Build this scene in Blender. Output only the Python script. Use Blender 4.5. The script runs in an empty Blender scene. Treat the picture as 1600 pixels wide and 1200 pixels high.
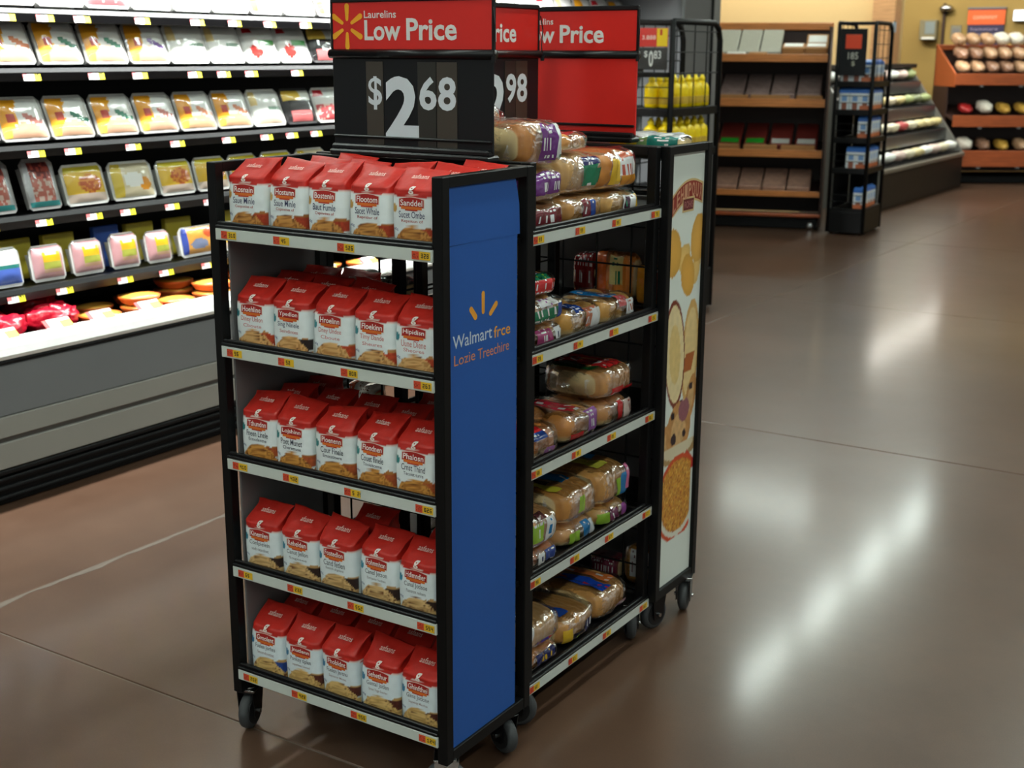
import bpy, bmesh, math, random
import numpy as np
from mathutils import Vector, Matrix, noise as mnoise

SC = bpy.context.scene
COL = SC.collection

def s2l(c):
    c = np.asarray(c, float) / 255.0
    return np.where(c <= 0.04045, c / 12.92, ((c + 0.055) / 1.055) ** 2.4)

# ------------------------------------------------------------------ camera
def make_camera():
    cam = bpy.data.cameras.new('camera')
    cam.sensor_width = 36.0
    cam.lens = 2039.65 / 1600 * 36.0
    cam.clip_start, cam.clip_end = 0.05, 80
    yaw, pitch, roll = 0.5534, -0.2491, 0.0043
    R = Vector((0.8396, 0.5432, 0.0042)); F = Vector((-0.5256, 0.8142, -0.2465)).normalized()
    R = (R - F * R.dot(F)).normalized(); U = R.cross(F)
    m = Matrix((R, U, -F)).transposed().to_4x4()
    m.translation = (1.48325, -2.04658, 1.6)
    ob = bpy.data.objects.new('camera', cam)
    COL.objects.link(ob)
    ob.matrix_world = m
    cam.dof.use_dof = True
    cam.dof.focus_distance = 2.75
    cam.dof.aperture_fstop = 6.5
    SC.camera = ob
make_camera()

# ------------------------------------------------------------------ world, exposure
SC.view_settings.view_transform = 'Standard'
SC.view_settings.look = 'None'
SC.view_settings.gamma = 1.0
SC.view_settings.use_curve_mapping = False
SC.view_settings.exposure = 0.42
W = bpy.data.worlds.new('world'); SC.world = W; W.use_nodes = True
W.node_tree.nodes['Background'].inputs[0].default_value = (0.80, 0.86, 0.82, 1)
W.node_tree.nodes['Background'].inputs[1].default_value = 0.40
CEIL = 4.5
LAMP_STRENGTH = 34.0
CASE_LAMP = 180.0

def area_lamp(name, loc, rot, sx, sy, power, color):
    l = bpy.data.lights.new(name, 'AREA'); l.shape = 'RECTANGLE'
    l.size, l.size_y, l.energy, l.color = sx, sy, power, color
    o = bpy.data.objects.new(name, l); COL.objects.link(o)
    o.location = loc; o.rotation_euler = rot
    return o
# the refrigerated case's own tube, below its canopy, running along the case
area_lamp('case_lamp', (-2.555, 2.25, 2.05), (0, math.radians(-14), 0), 0.06, 5.6, CASE_LAMP, (0.97, 1.0, 0.97))
# the produce case's own tube
area_lamp('produce_lamp', (-2.95, 13.4, 1.75), (0, math.radians(-15), 0), 0.06, 3.4, 16, (1.0, 0.97, 0.88))

# fill lamps out of view, added to brighten the two painted walls
area_lamp('wall_fill_lamp', (-5.6, 14.2, 4.2), (math.radians(58), 0, 0), 4.0, 0.15, 130, (1.0, 0.93, 0.80))
area_lamp('wall_fill_lamp', (-2.2, 16.2, 4.2), (math.radians(50), 0, 0), 5.0, 0.15, 70, (1.0, 0.92, 0.76))

# ------------------------------------------------------------------ materials
def new_mat(name):
    m = bpy.data.materials.new(name); m.use_nodes = True
    nt = m.node_tree
    return m, nt, nt.nodes['Principled BSDF']

def N(nt, kind, **kw):
    n = nt.nodes.new(kind)
    for k, v in kw.items():
        if hasattr(n, k) and k not in n.inputs: setattr(n, k, v)
        else: n.inputs[k].default_value = v
    return n

def add_bump(nt, b, scale, strength, dist=0.002, detail=3.0, coord='Object'):
    tc = N(nt, 'ShaderNodeTexCoord'); nz = N(nt, 'ShaderNodeTexNoise', Scale=scale, Detail=detail)
    bp = N(nt, 'ShaderNodeBump', Strength=strength, Distance=dist)
    nt.links.new(tc.outputs[coord], nz.inputs['Vector'])
    nt.links.new(nz.outputs[0], bp.inputs['Height'])
    nt.links.new(bp.outputs[0], b.inputs['Normal'])
    if 'Coat Normal' in b.inputs: nt.links.new(bp.outputs[0], b.inputs['Coat Normal'])

def mat(name, rgb, rough=0.5, metal=0.0, spec=0.5, vary=0.06, vscale=18.0, bump=None, coat=0.0, coat_rough=0.1):
    """colour with a little procedural variation of its own"""
    m, nt, b = new_mat(name)
    c = s2l(rgb)
    tc = N(nt, 'ShaderNodeTexCoord'); nz = N(nt, 'ShaderNodeTexNoise', Scale=vscale, Detail=4.0)
    nt.links.new(tc.outputs['Object'], nz.inputs['Vector'])
    mx = N(nt, 'ShaderNodeMix', data_type='RGBA')
    mx.inputs[6].default_value = (*np.clip(c * (1 - vary), 0, 1), 1)
    mx.inputs[7].default_value = (*np.clip(c * (1 + vary), 0, 1), 1)
    nt.links.new(nz.outputs[0], mx.inputs[0])
    nt.links.new(mx.outputs[2], b.inputs['Base Color'])
    b.inputs['Roughness'].default_value = rough
    b.inputs['Metallic'].default_value = metal
    b.inputs['Specular IOR Level'].default_value = spec
    b.inputs['Coat Weight'].default_value = coat
    b.inputs['Coat Roughness'].default_value = coat_rough
    if bump: add_bump(nt, b, *bump)
    return m

def print_mat(name, rough=0.45, spec=0.4, bump=None, coat=0.0, coat_rough=0.12):
    """flat print: colour comes from the mesh's own colour attribute"""
    m, nt, b = new_mat(name)
    a = N(nt, 'ShaderNodeAttribute'); a.attribute_name = 'Col'
    nt.links.new(a.outputs['Color'], b.inputs['Base Color'])
    b.inputs['Roughness'].default_value = rough
    b.inputs['Specular IOR Level'].default_value = spec
    b.inputs['Coat Weight'].default_value = coat
    b.inputs['Coat Roughness'].default_value = coat_rough
    if bump: add_bump(nt, b, *bump)
    return m

def film_mat(name, bump=(60.0, 0.5, 0.004), base=0.05, rough=0.12, gain=0.55):
    m, nt, b = new_mat(name)
    nt.nodes.remove(b)
    out = [n for n in nt.nodes if n.type == 'OUTPUT_MATERIAL'][0]
    tc = N(nt, 'ShaderNodeTexCoord'); nz = N(nt, 'ShaderNodeTexNoise', Scale=bump[0], Detail=3.0)
    bp = N(nt, 'ShaderNodeBump', Strength=bump[1], Distance=bump[2])
    nt.links.new(tc.outputs['Object'], nz.inputs['Vector']); nt.links.new(nz.outputs[0], bp.inputs['Height'])
    tr = N(nt, 'ShaderNodeBsdfTransparent'); tr.inputs[0].default_value = (0.96, 0.96, 0.96, 1)
    gl = N(nt, 'ShaderNodeBsdfGlossy'); gl.inputs['Roughness'].default_value = rough
    gl.inputs[0].default_value = (1, 1, 1, 1)
    nt.links.new(bp.outputs[0], gl.inputs['Normal'])
    lw = N(nt, 'ShaderNodeLayerWeight'); lw.inputs[0].default_value = 0.35
    nt.links.new(bp.outputs[0], lw.inputs['Normal'])
    ml = N(nt, 'ShaderNodeMath', operation='MULTIPLY_ADD'); ml.inputs[1].default_value = gain; ml.inputs[2].default_value = base
    ml.use_clamp = True
    nt.links.new(lw.outputs['Fresnel'], ml.inputs[0])
    mx = N(nt, 'ShaderNodeMixShader')
    nt.links.new(ml.outputs[0], mx.inputs[0]); nt.links.new(tr.outputs[0], mx.inputs[1]); nt.links.new(gl.outputs[0], mx.inputs[2])
    nt.links.new(mx.outputs[0], out.inputs[0])
    return m

def glow_mat(name, rgb, strength):
    m, nt, b = new_mat(name)
    b.inputs['Base Color'].default_value = (0.8, 0.8, 0.8, 1)
    b.inputs['Emission Color'].default_value = (*s2l(rgb), 1)
    b.inputs['Emission Strength'].default_value = strength
    return m

def wood_mat(name, rgb, rough=0.4):
    m, nt, b = new_mat(name)
    c = s2l(rgb)
    tc = N(nt, 'ShaderNodeTexCoord'); mp = N(nt, 'ShaderNodeMapping'); mp.inputs['Scale'].default_value = (2.0, 30.0, 30.0)
    nz = N(nt, 'ShaderNodeTexNoise', Scale=2.2, Detail=6.0, Distortion=0.6)
    rp = N(nt, 'ShaderNodeValToRGB')
    rp.color_ramp.elements[0].position, rp.color_ramp.elements[1].position = 0.3, 0.72
    rp.color_ramp.elements[0].color = (*(c * 0.72), 1); rp.color_ramp.elements[1].color = (*np.clip(c * 1.15, 0, 1), 1)
    nt.links.new(tc.outputs['Object'], mp.inputs[0]); nt.links.new(mp.outputs[0], nz.inputs['Vector'])
    nt.links.new(nz.outputs[0], rp.inputs[0]); nt.links.new(rp.outputs[0], b.inputs['Base Color'])
    b.inputs['Roughness'].default_value = rough
    return m

def floor_mat():
    m, nt, b = new_mat('polished_concrete')
    g = N(nt, 'ShaderNodeNewGeometry')
    n1 = N(nt, 'ShaderNodeTexNoise', Scale=0.8, Detail=8.0, Roughness=0.62)
    n2 = N(nt, 'ShaderNodeTexNoise', Scale=6.0, Detail=8.0, Roughness=0.7)
    n3 = N(nt, 'ShaderNodeTexNoise', Scale=260.0, Detail=2.0)
    vo = N(nt, 'ShaderNodeTexVoronoi', Scale=2.4)
    for n in (n1, n2, n3, vo): nt.links.new(g.outputs['Position'], n.inputs['Vector'])
    r1 = N(nt, 'ShaderNodeValToRGB')
    r1.color_ramp.elements[0].position, r1.color_ramp.elements[1].position = 0.34, 0.68
    r1.color_ramp.elements[0].color = (0.074, 0.036, 0.020, 1); r1.color_ramp.elements[1].color = (0.112, 0.064, 0.042, 1)
    nt.links.new(n1.outputs[0], r1.inputs[0])
    m1 = N(nt, 'ShaderNodeMix', data_type='RGBA', blend_type='OVERLAY'); m1.inputs[0].default_value = 0.25
    nt.links.new(r1.outputs[0], m1.inputs[6]); nt.links.new(n2.outputs[0], m1.inputs[7])
    m2 = N(nt, 'ShaderNodeMix', data_type='RGBA', blend_type='OVERLAY'); m2.inputs[0].default_value = 0.18
    nt.links.new(m1.outputs[2], m2.inputs[6]); nt.links.new(n3.outputs[0], m2.inputs[7])
    # small scuffs and dropped bits
    sp = N(nt, 'ShaderNodeValToRGB')
    sp.color_ramp.elements[0].position, sp.color_ramp.elements[1].position = 0.012, 0.02
    sp.color_ramp.elements[0].color = (0.25, 0.25, 0.25, 1); sp.color_ramp.elements[1].color = (1, 1, 1, 1)
    nt.links.new(vo.outputs['Distance'], sp.inputs[0])
    m3 = N(nt, 'ShaderNodeMix', data_type='RGBA', blend_type='MULTIPLY'); m3.inputs[0].default_value = 1.0
    nt.links.new(m2.outputs[2], m3.inputs[6]); nt.links.new(sp.outputs[0], m3.inputs[7])
    nt.links.new(m3.outputs[2], b.inputs['Base Color'])
    rr = N(nt, 'ShaderNodeMapRange'); rr.inputs[3].default_value = 0.30; rr.inputs[4].default_value = 0.38
    nt.links.new(n2.outputs[0], rr.inputs[0]); nt.links.new(rr.outputs[0], b.inputs['Roughness'])
    b.inputs['Specular IOR Level'].default_value = 0.36
    b.inputs['Coat Weight'].default_value = 0.42
    b.inputs['Coat Roughness'].default_value = 0.135
    return m

M_BLACK = mat('black_powder_coat', (10, 10, 11), 0.45, spec=0.22, bump=(400.0, 0.08, 0.001))
M_BLACKG = mat('black_plastic', (12, 12, 14), 0.32, spec=0.35)
M_BLACKC = mat('black_case_metal', (10, 10, 12), 0.55, spec=0.22)
M_CHAR = mat('charcoal_vinyl', (18, 19, 22), 0.45, spec=0.3)
M_STRIP = mat('white_price_rail', (205, 210, 203), 0.35)
M_GRAYP = mat('grey_panel', (112, 110, 110), 0.6)
M_CASEG = mat('grey_case_panel', (112, 114, 116), 0.5, vscale=4)
M_CASEL = mat('light_grey_case_panel', (140, 138, 132), 0.5, vscale=4)
M_WHITEB = mat('white_bumper', (232, 234, 230), 0.35)
M_CHROME = mat('zinc_steel', (190, 190, 192), 0.22, metal=1.0)
M_RUBBER = mat('grey_rubber', (62, 64, 66), 0.6)
M_RUBBERD = mat('dark_rubber', (22, 22, 24), 0.55)
M_RED = mat('red_sign_card', (214, 38, 30), 0.35, spec=0.45, vary=0.03)
M_BLUE = mat('blue_sign_card', (40, 90, 168), 0.5, spec=0.3, vary=0.05, vscale=120)
M_STRIPBR = mat('brown_number_strip', (62, 55, 46), 0.35)
M_STRIPOL = mat('olive_number_strip', (40, 38, 32), 0.35)
M_PRINT = print_mat('printed_card', 0.5)
M_PRINTG = print_mat('glossy_print', 0.28, 0.5)
M_BAG = print_mat('printed_paper_bag', 0.42, 0.45, bump=(45.0, 0.35, 0.004))
M_PACK = print_mat('printed_deli_wrap', 0.25, 0.5, bump=(40.0, 0.2, 0.003))
M_PRINTF = print_mat('printed_bread_film', 0.22, 0.5, bump=(55.0, 0.6, 0.004), coat=0.6)
M_FILM = film_mat('clear_bread_film', (30.0, 0.8, 0.010), base=0.02, rough=0.16, gain=0.5)
M_LID = film_mat('clear_tray_lid', (9.0, 0.25, 0.01), base=0.03, rough=0.08, gain=0.32)
M_WOOD = wood_mat('orange_brown_wood', (212, 132, 68))
M_WOODR = wood_mat('red_brown_wood', (168, 82, 40))
M_WOODD = mat('dark_brown_panel', (52, 30, 24), 0.5)
M_CARD = mat('brown_cardboard', (176, 124, 74), 0.7)
M_TAN = mat('tan_painted_wall', (206, 176, 124), 0.8, vary=0.02)
M_OLIVE = mat('olive_painted_wall', (150, 124, 66), 0.8, vary=0.04, vscale=2)
M_PEACH = wood_mat('pale_wood_column', (198, 150, 104))
M_GREYW = mat('grey_painted_partition', (118, 115, 112), 0.7, vary=0.02)
M_CEIL = mat('white_ceiling', (190, 190, 184), 0.9)
M_FLOOR = floor_mat()
M_JOINT = mat('joint_filler', (112, 102, 92), 0.7)
M_TUBE = glow_mat('fluorescent_diffuser', (240, 255, 246), LAMP_STRENGTH)
M_HOUSE = mat('white_fixture_metal', (215, 215, 212), 0.4)
M_YELLOW = mat('yellow_mustard_plastic', (246, 212, 10), 0.35, spec=0.5)
M_YCAP = mat('yellow_cap_plastic', (250, 220, 30), 0.4)
M_TRAYW = mat('white_foam_tray', (222, 222, 218), 0.4)
M_TRAYK = mat('black_foam_tray', (34, 33, 35), 0.35)
M_TRAYC = mat('grey_clear_tray', (168, 166, 164), 0.2)
M_LENS = glow_mat('lit_menu_lamp', (225, 240, 255), 2.5)

# ------------------------------------------------------------------ mesh helpers
def mesh_of(name, V, F, mats=(), cols=None, smooth=False, corner=None, mat_idx=None):
    me = bpy.data.meshes.new(name)
    me.from_pydata([tuple(map(float, v)) for v in V], [], [tuple(int(i) for i in f) for f in F])
    for m in mats: me.materials.append(m)
    if cols is not None:
        a = me.color_attributes.new('Col', 'FLOAT_COLOR', 'POINT')
        c = np.ones((len(V), 4)); c[:, :3] = cols
        a.data.foreach_set('color', c.ravel())
    if corner is not None:                       # one colour per face
        a = me.color_attributes.new('Col', 'FLOAT_COLOR', 'CORNER')
        n = [len(f) for f in F]
        c = np.ones((sum(n), 4)); c[:, :3] = np.repeat(np.asarray(corner), n, axis=0)
        a.data.foreach_set('color', c.ravel())
    if mat_idx is not None: me.polygons.foreach_set('material_index', np.asarray(mat_idx, dtype=np.int32))
    if smooth: me.polygons.foreach_set('use_smooth', np.ones(len(F), dtype=bool))
    me.update()
    return me

class MB:
    def __init__(s): s.bm = bmesh.new()
    def box(s, c, d, bev=0.0, rot=None):
        r = bmesh.ops.create_cube(s.bm, size=1.0)
        vs = r['verts']
        bmesh.ops.scale(s.bm, vec=Vector(d), verts=vs)
        if bev > 0:
            es = list({e for v in vs for e in v.link_edges})
            rb = bmesh.ops.bevel(s.bm, geom=es, offset=bev, segments=1, affect='EDGES', profile=0.5)
            vs = list({v for f in rb['faces'] for v in f.verts} | {v for v in vs if v.is_valid})
        if rot is not None: bmesh.ops.transform(s.bm, matrix=rot.to_4x4() if len(rot) == 3 else rot, verts=vs)
        bmesh.ops.translate(s.bm, vec=Vector(c), verts=vs)
        return s
    def tube(s, pts, r, n=8, cap=True):
        pts = [Vector(p) for p in pts]; rings = []
        for i, p in enumerate(pts):
            d = (pts[min(i + 1, len(pts) - 1)] - pts[max(i - 1, 0)]).normalized()
            a = d.orthogonal().normalized() if i == 0 else (A - d * A.dot(d)).normalized()
            A = a; b = d.cross(a)
            rr = r[i] if isinstance(r, (list, tuple)) else r
            rings.append([s.bm.verts.new(p + (a * math.cos(2 * math.pi * k / n) + b * math.sin(2 * math.pi * k / n)) * rr) for k in range(n)])
        for R0, R1 in zip(rings, rings[1:]):
            for k in range(n): s.bm.faces.new((R0[k], R0[(k + 1) % n], R1[(k + 1) % n], R1[k]))
        if cap:
            s.bm.faces.new(rings[0][::-1]); s.bm.faces.new(rings[-1])
        return s
    def lathe(s, prof, n=16, M=None):
        rings = []
        for r, z in prof:
            rings.append([s.bm.verts.new(((M @ Vector((r * math.cos(2 * math.pi * k / n), r * math.sin(2 * math.pi * k / n), z))) if M else Vector((r * math.cos(2 * math.pi * k / n), r * math.sin(2 * math.pi * k / n), z)))) for k in range(n)])
        for R0, R1 in zip(rings, rings[1:]):
            for k in range(n): s.bm.faces.new((R0[k], R0[(k + 1) % n], R1[(k + 1) % n], R1[k]))
        s.bm.faces.new(rings[0][::-1]); s.bm.faces.new(rings[-1])
        return s
    def prism(s, poly, axis, a0, a1):
        """extrude a 2-D polygon along axis 0/1/2 from a0 to a1"""
        def P(u, v, a):
            p = [u, v]; p.insert(axis, a); return Vector(p)
        A = [s.bm.verts.new(P(u, v, a0)) for u, v in poly]; B = [s.bm.verts.new(P(u, v, a1)) for u, v in poly]
        n = len(poly)
        for k in range(n): s.bm.faces.new((A[k], A[(k + 1) % n], B[(k + 1) % n], B[k]))
        s.bm.faces.new(A[::-1]); s.bm.faces.new(B)
        return s
    def mesh(s, name, m, smooth=False):
        bmesh.ops.recalc_face_normals(s.bm, faces=s.bm.faces)
        me = bpy.data.meshes.new(name); s.bm.to_mesh(me); s.bm.free()
        me.materials.append(m)
        if smooth: me.polygons.foreach_set('use_smooth', np.ones(len(me.polygons), dtype=bool))
        return me

def link(name, me, parent=None, loc=(0, 0, 0), rot=(0, 0, 0), **props):
    o = bpy.data.objects.new(name, me); COL.objects.link(o)
    o.parent = parent; o.location = loc; o.rotation_euler = rot
    for k, v in props.items(): o[k] = v
    return o

def thing(name, label, cat, loc=(0, 0, 0), rot=(0, 0, 0), group=None):
    o = link(name, None, None, loc, rot, label=label, category=cat)
    o.empty_display_size = 0.02
    if group: o['group'] = group
    return o

def bx(name, parent, c, d, m, bev=0.0015, **props):
    return link(name, MB().box((0, 0, 0), d, bev).mesh(name, m), parent, c, **props)

def dup(root, loc, rot, label=None, group=None):
    """a copy of a thing with copies of its parts and sub-parts"""
    r = root.copy(); COL.objects.link(r); r.location = loc; r.rotation_euler = rot
    if label: r['label'] = label
    if group: r['group'] = group
    for ch in root.children:
        c = ch.copy(); COL.objects.link(c); c.parent = r
        for g in ch.children:
            k = g.copy(); COL.objects.link(k); k.parent = c
    return r

# flat print: polygons in a plane, each with a colour --------------------------
_TX = {}
def text2d(body, bold=0.012, shear=0.0):
    key = (body, bold, shear)
    if key not in _TX:
        cu = bpy.data.curves.new('text', 'FONT'); cu.body = body; cu.offset = bold; cu.resolution_u = 3; cu.shear = shear
        o = bpy.data.objects.new('text', cu)
        me = o.to_mesh()
        V = np.array([v.co[:2] for v in me.vertices]).reshape(-1, 2); F = [tuple(p.vertices) for p in me.polygons]
        o.to_mesh_clear(); bpy.data.objects.remove(o); bpy.data.curves.remove(cu)
        _TX[key] = (V, F)
    V, F = _TX[key]
    return V.copy(), F

def text_fit(body, x0, x1, y0, y1, col, bold=0.012, shear=0.0):
    V, F = text2d(body, bold, shear)
    lo, hi = V.min(0), V.max(0)
    V = (V - lo) / (hi - lo) * (x1 - x0, y1 - y0) + (x0, y0)
    return V, F, s2l(col)

def poly(pts, col): return np.array(pts, float), [tuple(range(len(pts)))], s2l(col)

def capsule(p0, p1, r0, r1, col, n=7):
    p0, p1 = np.array(p0, float), np.array(p1, float); a = math.atan2(*(p1 - p0)[::-1])
    pts = [p1 + r1 * np.array((math.cos(a + t), math.sin(a + t))) for t in np.linspace(-math.pi / 2, math.pi / 2, n)]
    pts += [p0 + r0 * np.array((math.cos(a + t), math.sin(a + t))) for t in np.linspace(math.pi / 2, 1.5 * math.pi, n)]
    return poly(pts, col)

def ellipse(c, rx, ry, col, n=20, rot=0.0):
    t = np.linspace(0, 2 * math.pi, n, endpoint=False)
    x, y = rx * np.cos(t), ry * np.sin(t)
    return poly(np.stack([c[0] + x * math.cos(rot) - y * math.sin(rot), c[1] + x * math.sin(rot) + y * math.cos(rot)], 1), col)

def decal(name, shapes, fn, parent, m=None, lift=0.0, **props):
    """shapes lie one above the other, fn maps (u, v, lift) into the thing's frame"""
    V, F, C = [], [], []
    for k, (v, f, c) in enumerate(shapes):
        o = len(V)
        V += [fn(u, w, lift + 0.00012 * k) for u, w in v]
        F += [tuple(i + o for i in q) for q in f]; C += [c] * len(v)
    return link(name, mesh_of(name, V, F, (m or M_PRINT,), cols=np.array(C)), parent, **props)

def paint_grid(name, nu, nv, fn, colfn, m, crisp=True, smooth=False):
    us, vs = np.linspace(0, 1, nu + 1), np.linspace(0, 1, nv + 1)
    V = [fn(u, v) for v in vs for u in us]
    F = [(j * (nu + 1) + i, j * (nu + 1) + i + 1, (j + 1) * (nu + 1) + i + 1, (j + 1) * (nu + 1) + i) for j in range(nv) for i in range(nu)]
    if crisp:
        C = [colfn((i + .5) / nu, (j + .5) / nv) for j in range(nv) for i in range(nu)]
        return mesh_of(name, V, F, (m,), corner=np.array(C), smooth=smooth)
    C = [colfn(u, v) for v in vs for u in us]
    return mesh_of(name, V, F, (m,), cols=np.array(C), smooth=smooth)

FONT3 = {'0': '757', '1': '262', '2': '', '$': ''}
PIX = {'0': ('111', '101', '101', '101', '111'), '1': ('010', '110', '010', '010', '111'), '2': ('111', '001', '111', '100', '111'),
       '3': ('111', '001', '111', '001', '111'), '4': ('101', '101', '111', '001', '001'), '5': ('111', '100', '111', '001', '111'),
       '6': ('111', '100', '111', '101', '111'), '7': ('111', '001', '001', '010', '010'), '8': ('111', '101', '111', '101', '111'),
       '9': ('111', '101', '111', '001', '111'), 'N': ('101', '111', '111', '111', '101'), 'C': ('111', '100', '100', '100', '111'), ' ': ('000',) * 5}
def pixtext(s, i, j):
    """is pixel (i from the left, j from the top) of the word set"""
    if i < 0 or j < 0 or j > 4 or i // 4 >= len(s) or i % 4 == 3: return False
    return PIX[s[i // 4]][j][i % 4] == '1'

def wob(x, y, z=0.0): return mnoise.noise(Vector((x, y, z)))
ORD = ['first', 'second', 'third', 'fourth', 'fifth', 'sixth', 'seventh', 'eighth', 'ninth', 'tenth', 'eleventh', 'twelfth', 'thirteenth', 'fourteenth',
       'fifteenth', 'sixteenth', 'seventeenth', 'eighteenth', 'nineteenth', 'twentieth'] + ['twenty-' + x for x in ('first', 'second', 'third', 'fourth', 'fifth', 'sixth', 'seventh', 'eighth', 'ninth')]
ROWN = ['top', 'second', 'third', 'fourth', 'bottom']

# ------------------------------------------------------------------ the store's shell
def build_shell():
    fl = link('floor', MB().box((0, 5, -0.053), (34, 44, 0.1)).mesh('floor', M_JOINT), kind='structure')
    xs = [-1.75 + 3.1 * k for k in range(-3, 4)]; ys = [0.033 + 3.11 * k for k in range(-4, 8)]
    g = 0.0028
    me = MB().box((0, 0, 0), (3.1 - 2 * g, 3.11 - 2 * g, 0.03), 0.002).mesh('concrete_slab', M_FLOOR)
    for x in xs[:-1]:
        for y in ys[:-1]:
            link('concrete_slab', me, fl, (x + 1.55, y + 1.555, -0.015))
    # worn filler smeared beside the joint near the case
    rnd = random.Random(3); V = []; n = 46
    for i in range(n + 1):
        y = 0.10 + 1.35 * i / n
        wd = max(0.0, 0.010 + 0.022 * wob(y * 5.0, 1.0) + 0.016 * wob(y * 17, 4.0))
        V += [(-1.757, y, 0.0006), (-1.745 + wd, y, 0.0006)]
    link('joint_patch', mesh_of('joint_patch', V, [(2 * i, 2 * i + 1, 2 * i + 3, 2 * i + 2) for i in range(n)], (mat('worn_filler', (92, 80, 68), 0.6, vary=0.2, vscale=30),)), fl)
    link('ceiling', MB().box((0, 5, CEIL + 0.1), (34, 44, 0.1)).mesh('ceiling', M_CEIL), kind='structure')
    # grey partition past the refrigerated case
    w = link('wall_partition', MB().box((-4.5, 8.5, 1.2), (2.44, 0.14, 2.4), 0.004).mesh('wall_partition', M_GREYW), kind='structure')
    bx('trim_edge', w, (-3.285, 8.42, 1.2), (0.02, 0.02, 2.4), M_BLACKC)
    # low tan bakery wall behind the wooden tables, a pale column at its end
    link('wall_bakery', MB().box((-6.9, 15.6, 1.4), (6.06, 0.2, 2.8), 0.004).mesh('wall_bakery', M_TAN), kind='structure')
    link('trim_column', MB().box((-4.02, 15.45, 1.4), (0.30, 0.26, 2.8), 0.006).mesh('trim_column', M_PEACH), kind='structure')
    link('wall_back', MB().box((-1, 17.7, 1.4), (18, 0.2, 2.8), 0.004).mesh('wall_back', M_OLIVE), kind='structure')
    for x in (-3.86, -2.72):
        link('trim_batten', MB().box((x, 17.58, 1.15), (0.035, 0.03, 2.3)).mesh('trim_batten', M_WOODD), kind='structure')

def build_lights():
    hm = MB().box((0, 0, 0.04), (0.2, 1.4, 0.06), 0.01).mesh('housing', M_HOUSE)
    dm = MB().box((0, 0, 0.0), (0.15, 1.3, 0.03), 0.006).mesh('diffuser', M_TUBE)
    rows = [(-2.95, [-5.5, -3.0, -0.5, 2.0, 4.5, 9.6, 11.3, 13.0, 14.7]), (-5.45, [6.7]), (0.4, [-8, -6, -4, -2, 0.0, 2, 4, 6, 8, 10, 12, 14]), (3.6, [-7, -5, -3, -1, 1, 3, 5, 8, 11, 14])]
    names = ['over the refrigerated case', 'behind the refrigerated case', 'over the bread rack', 'over the open aisle']
    first = None
    for (x, yy), nm in zip(rows, names):
        for k, y in enumerate(yy):
            lab = 'white fluorescent ceiling strip light, %s of the row %s' % (ORD[k], nm)
            if first is None:
                first = thing('strip_light', lab, 'ceiling light', (x, y, CEIL - 0.05), group='ceiling strip lights')
                link('housing', hm, first); link('diffuser', dm, first)
            else: dup(first, (x, y, CEIL - 0.05), (0, 0, 0), lab)
    dup(first, (-4.85, 14.2, CEIL - 0.05), (0, 0, math.pi / 2), 'white fluorescent ceiling strip light set crosswise near the bakery wall')

# ------------------------------------------------------------------ display racks
RW, RD, RH, RB = 0.633, 0.335, 1.366, 0.104     # width, depth, top, bottom of the frame

def tag_mesh(word, seed):
    rnd = random.Random(seed); nu, nv = 26, 9
    junk = {(rnd.randrange(1, 9), rnd.randrange(2, 7)) for _ in range(14)}
    w = 0.045; h = 0.0165
    def col(u, v):
        i, j = int(u * nu), nv - 1 - int(v * nv)
        if i < 10: return s2l((214, 74, 44)) if (i, j) not in junk else s2l((150, 40, 26))
        if i < 11: return s2l((225, 150, 60))
        return s2l((28, 26, 20)) if pixtext(word, i - 13, j - 2) else s2l((232, 186, 40))
    return paint_grid('price_tag', nu, nv, lambda u, v: (u * w - w / 2, -0.0006, v * h - h / 2), col, M_PRINT)

def caster_meshes():
    r = 0.047
    R = Matrix.Rotation(math.pi / 2, 3, 'X').to_4x4()
    wheel = MB().lathe([(0.012, -0.013), (r * .8, -0.013), (r * .97, -0.0085), (r, 0), (r * .97, 0.0085), (r * .8, 0.013), (0.012, 0.013)], 24, R).mesh('wheel', M_RUBBER, True)
    hub = MB().lathe([(0.004, -0.0155), (r * .72, -0.0145), (r * .72, 0.0145), (0.004, 0.0155)], 20, R).mesh('hub', M_RUBBERD)
    fork = MB()
    for s in (-1, 1):
        fork.prism([(-0.017, -0.014), (0.017, -0.014), (0.024, 0.052), (-0.03, 0.052)], 1, s * 0.019, s * 0.0215)
    fork.box((-0.003, 0, 0.053), (0.054, 0.044, 0.004), 0.001)
    axle = MB().tube([(0, -0.028, 0), (0, 0.028, 0)], 0.006, 10).mesh('axle_bolt', M_CHROME)
    plate = MB().box((0, 0, 0.0585), (0.05, 0.05, 0.006), 0.001).tube([(0, 0, 0.053), (0, 0, 0.063)], 0.016, 12).mesh('mounting_plate', M_CHROME)
    return wheel, hub, fork, axle, plate, r

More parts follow.
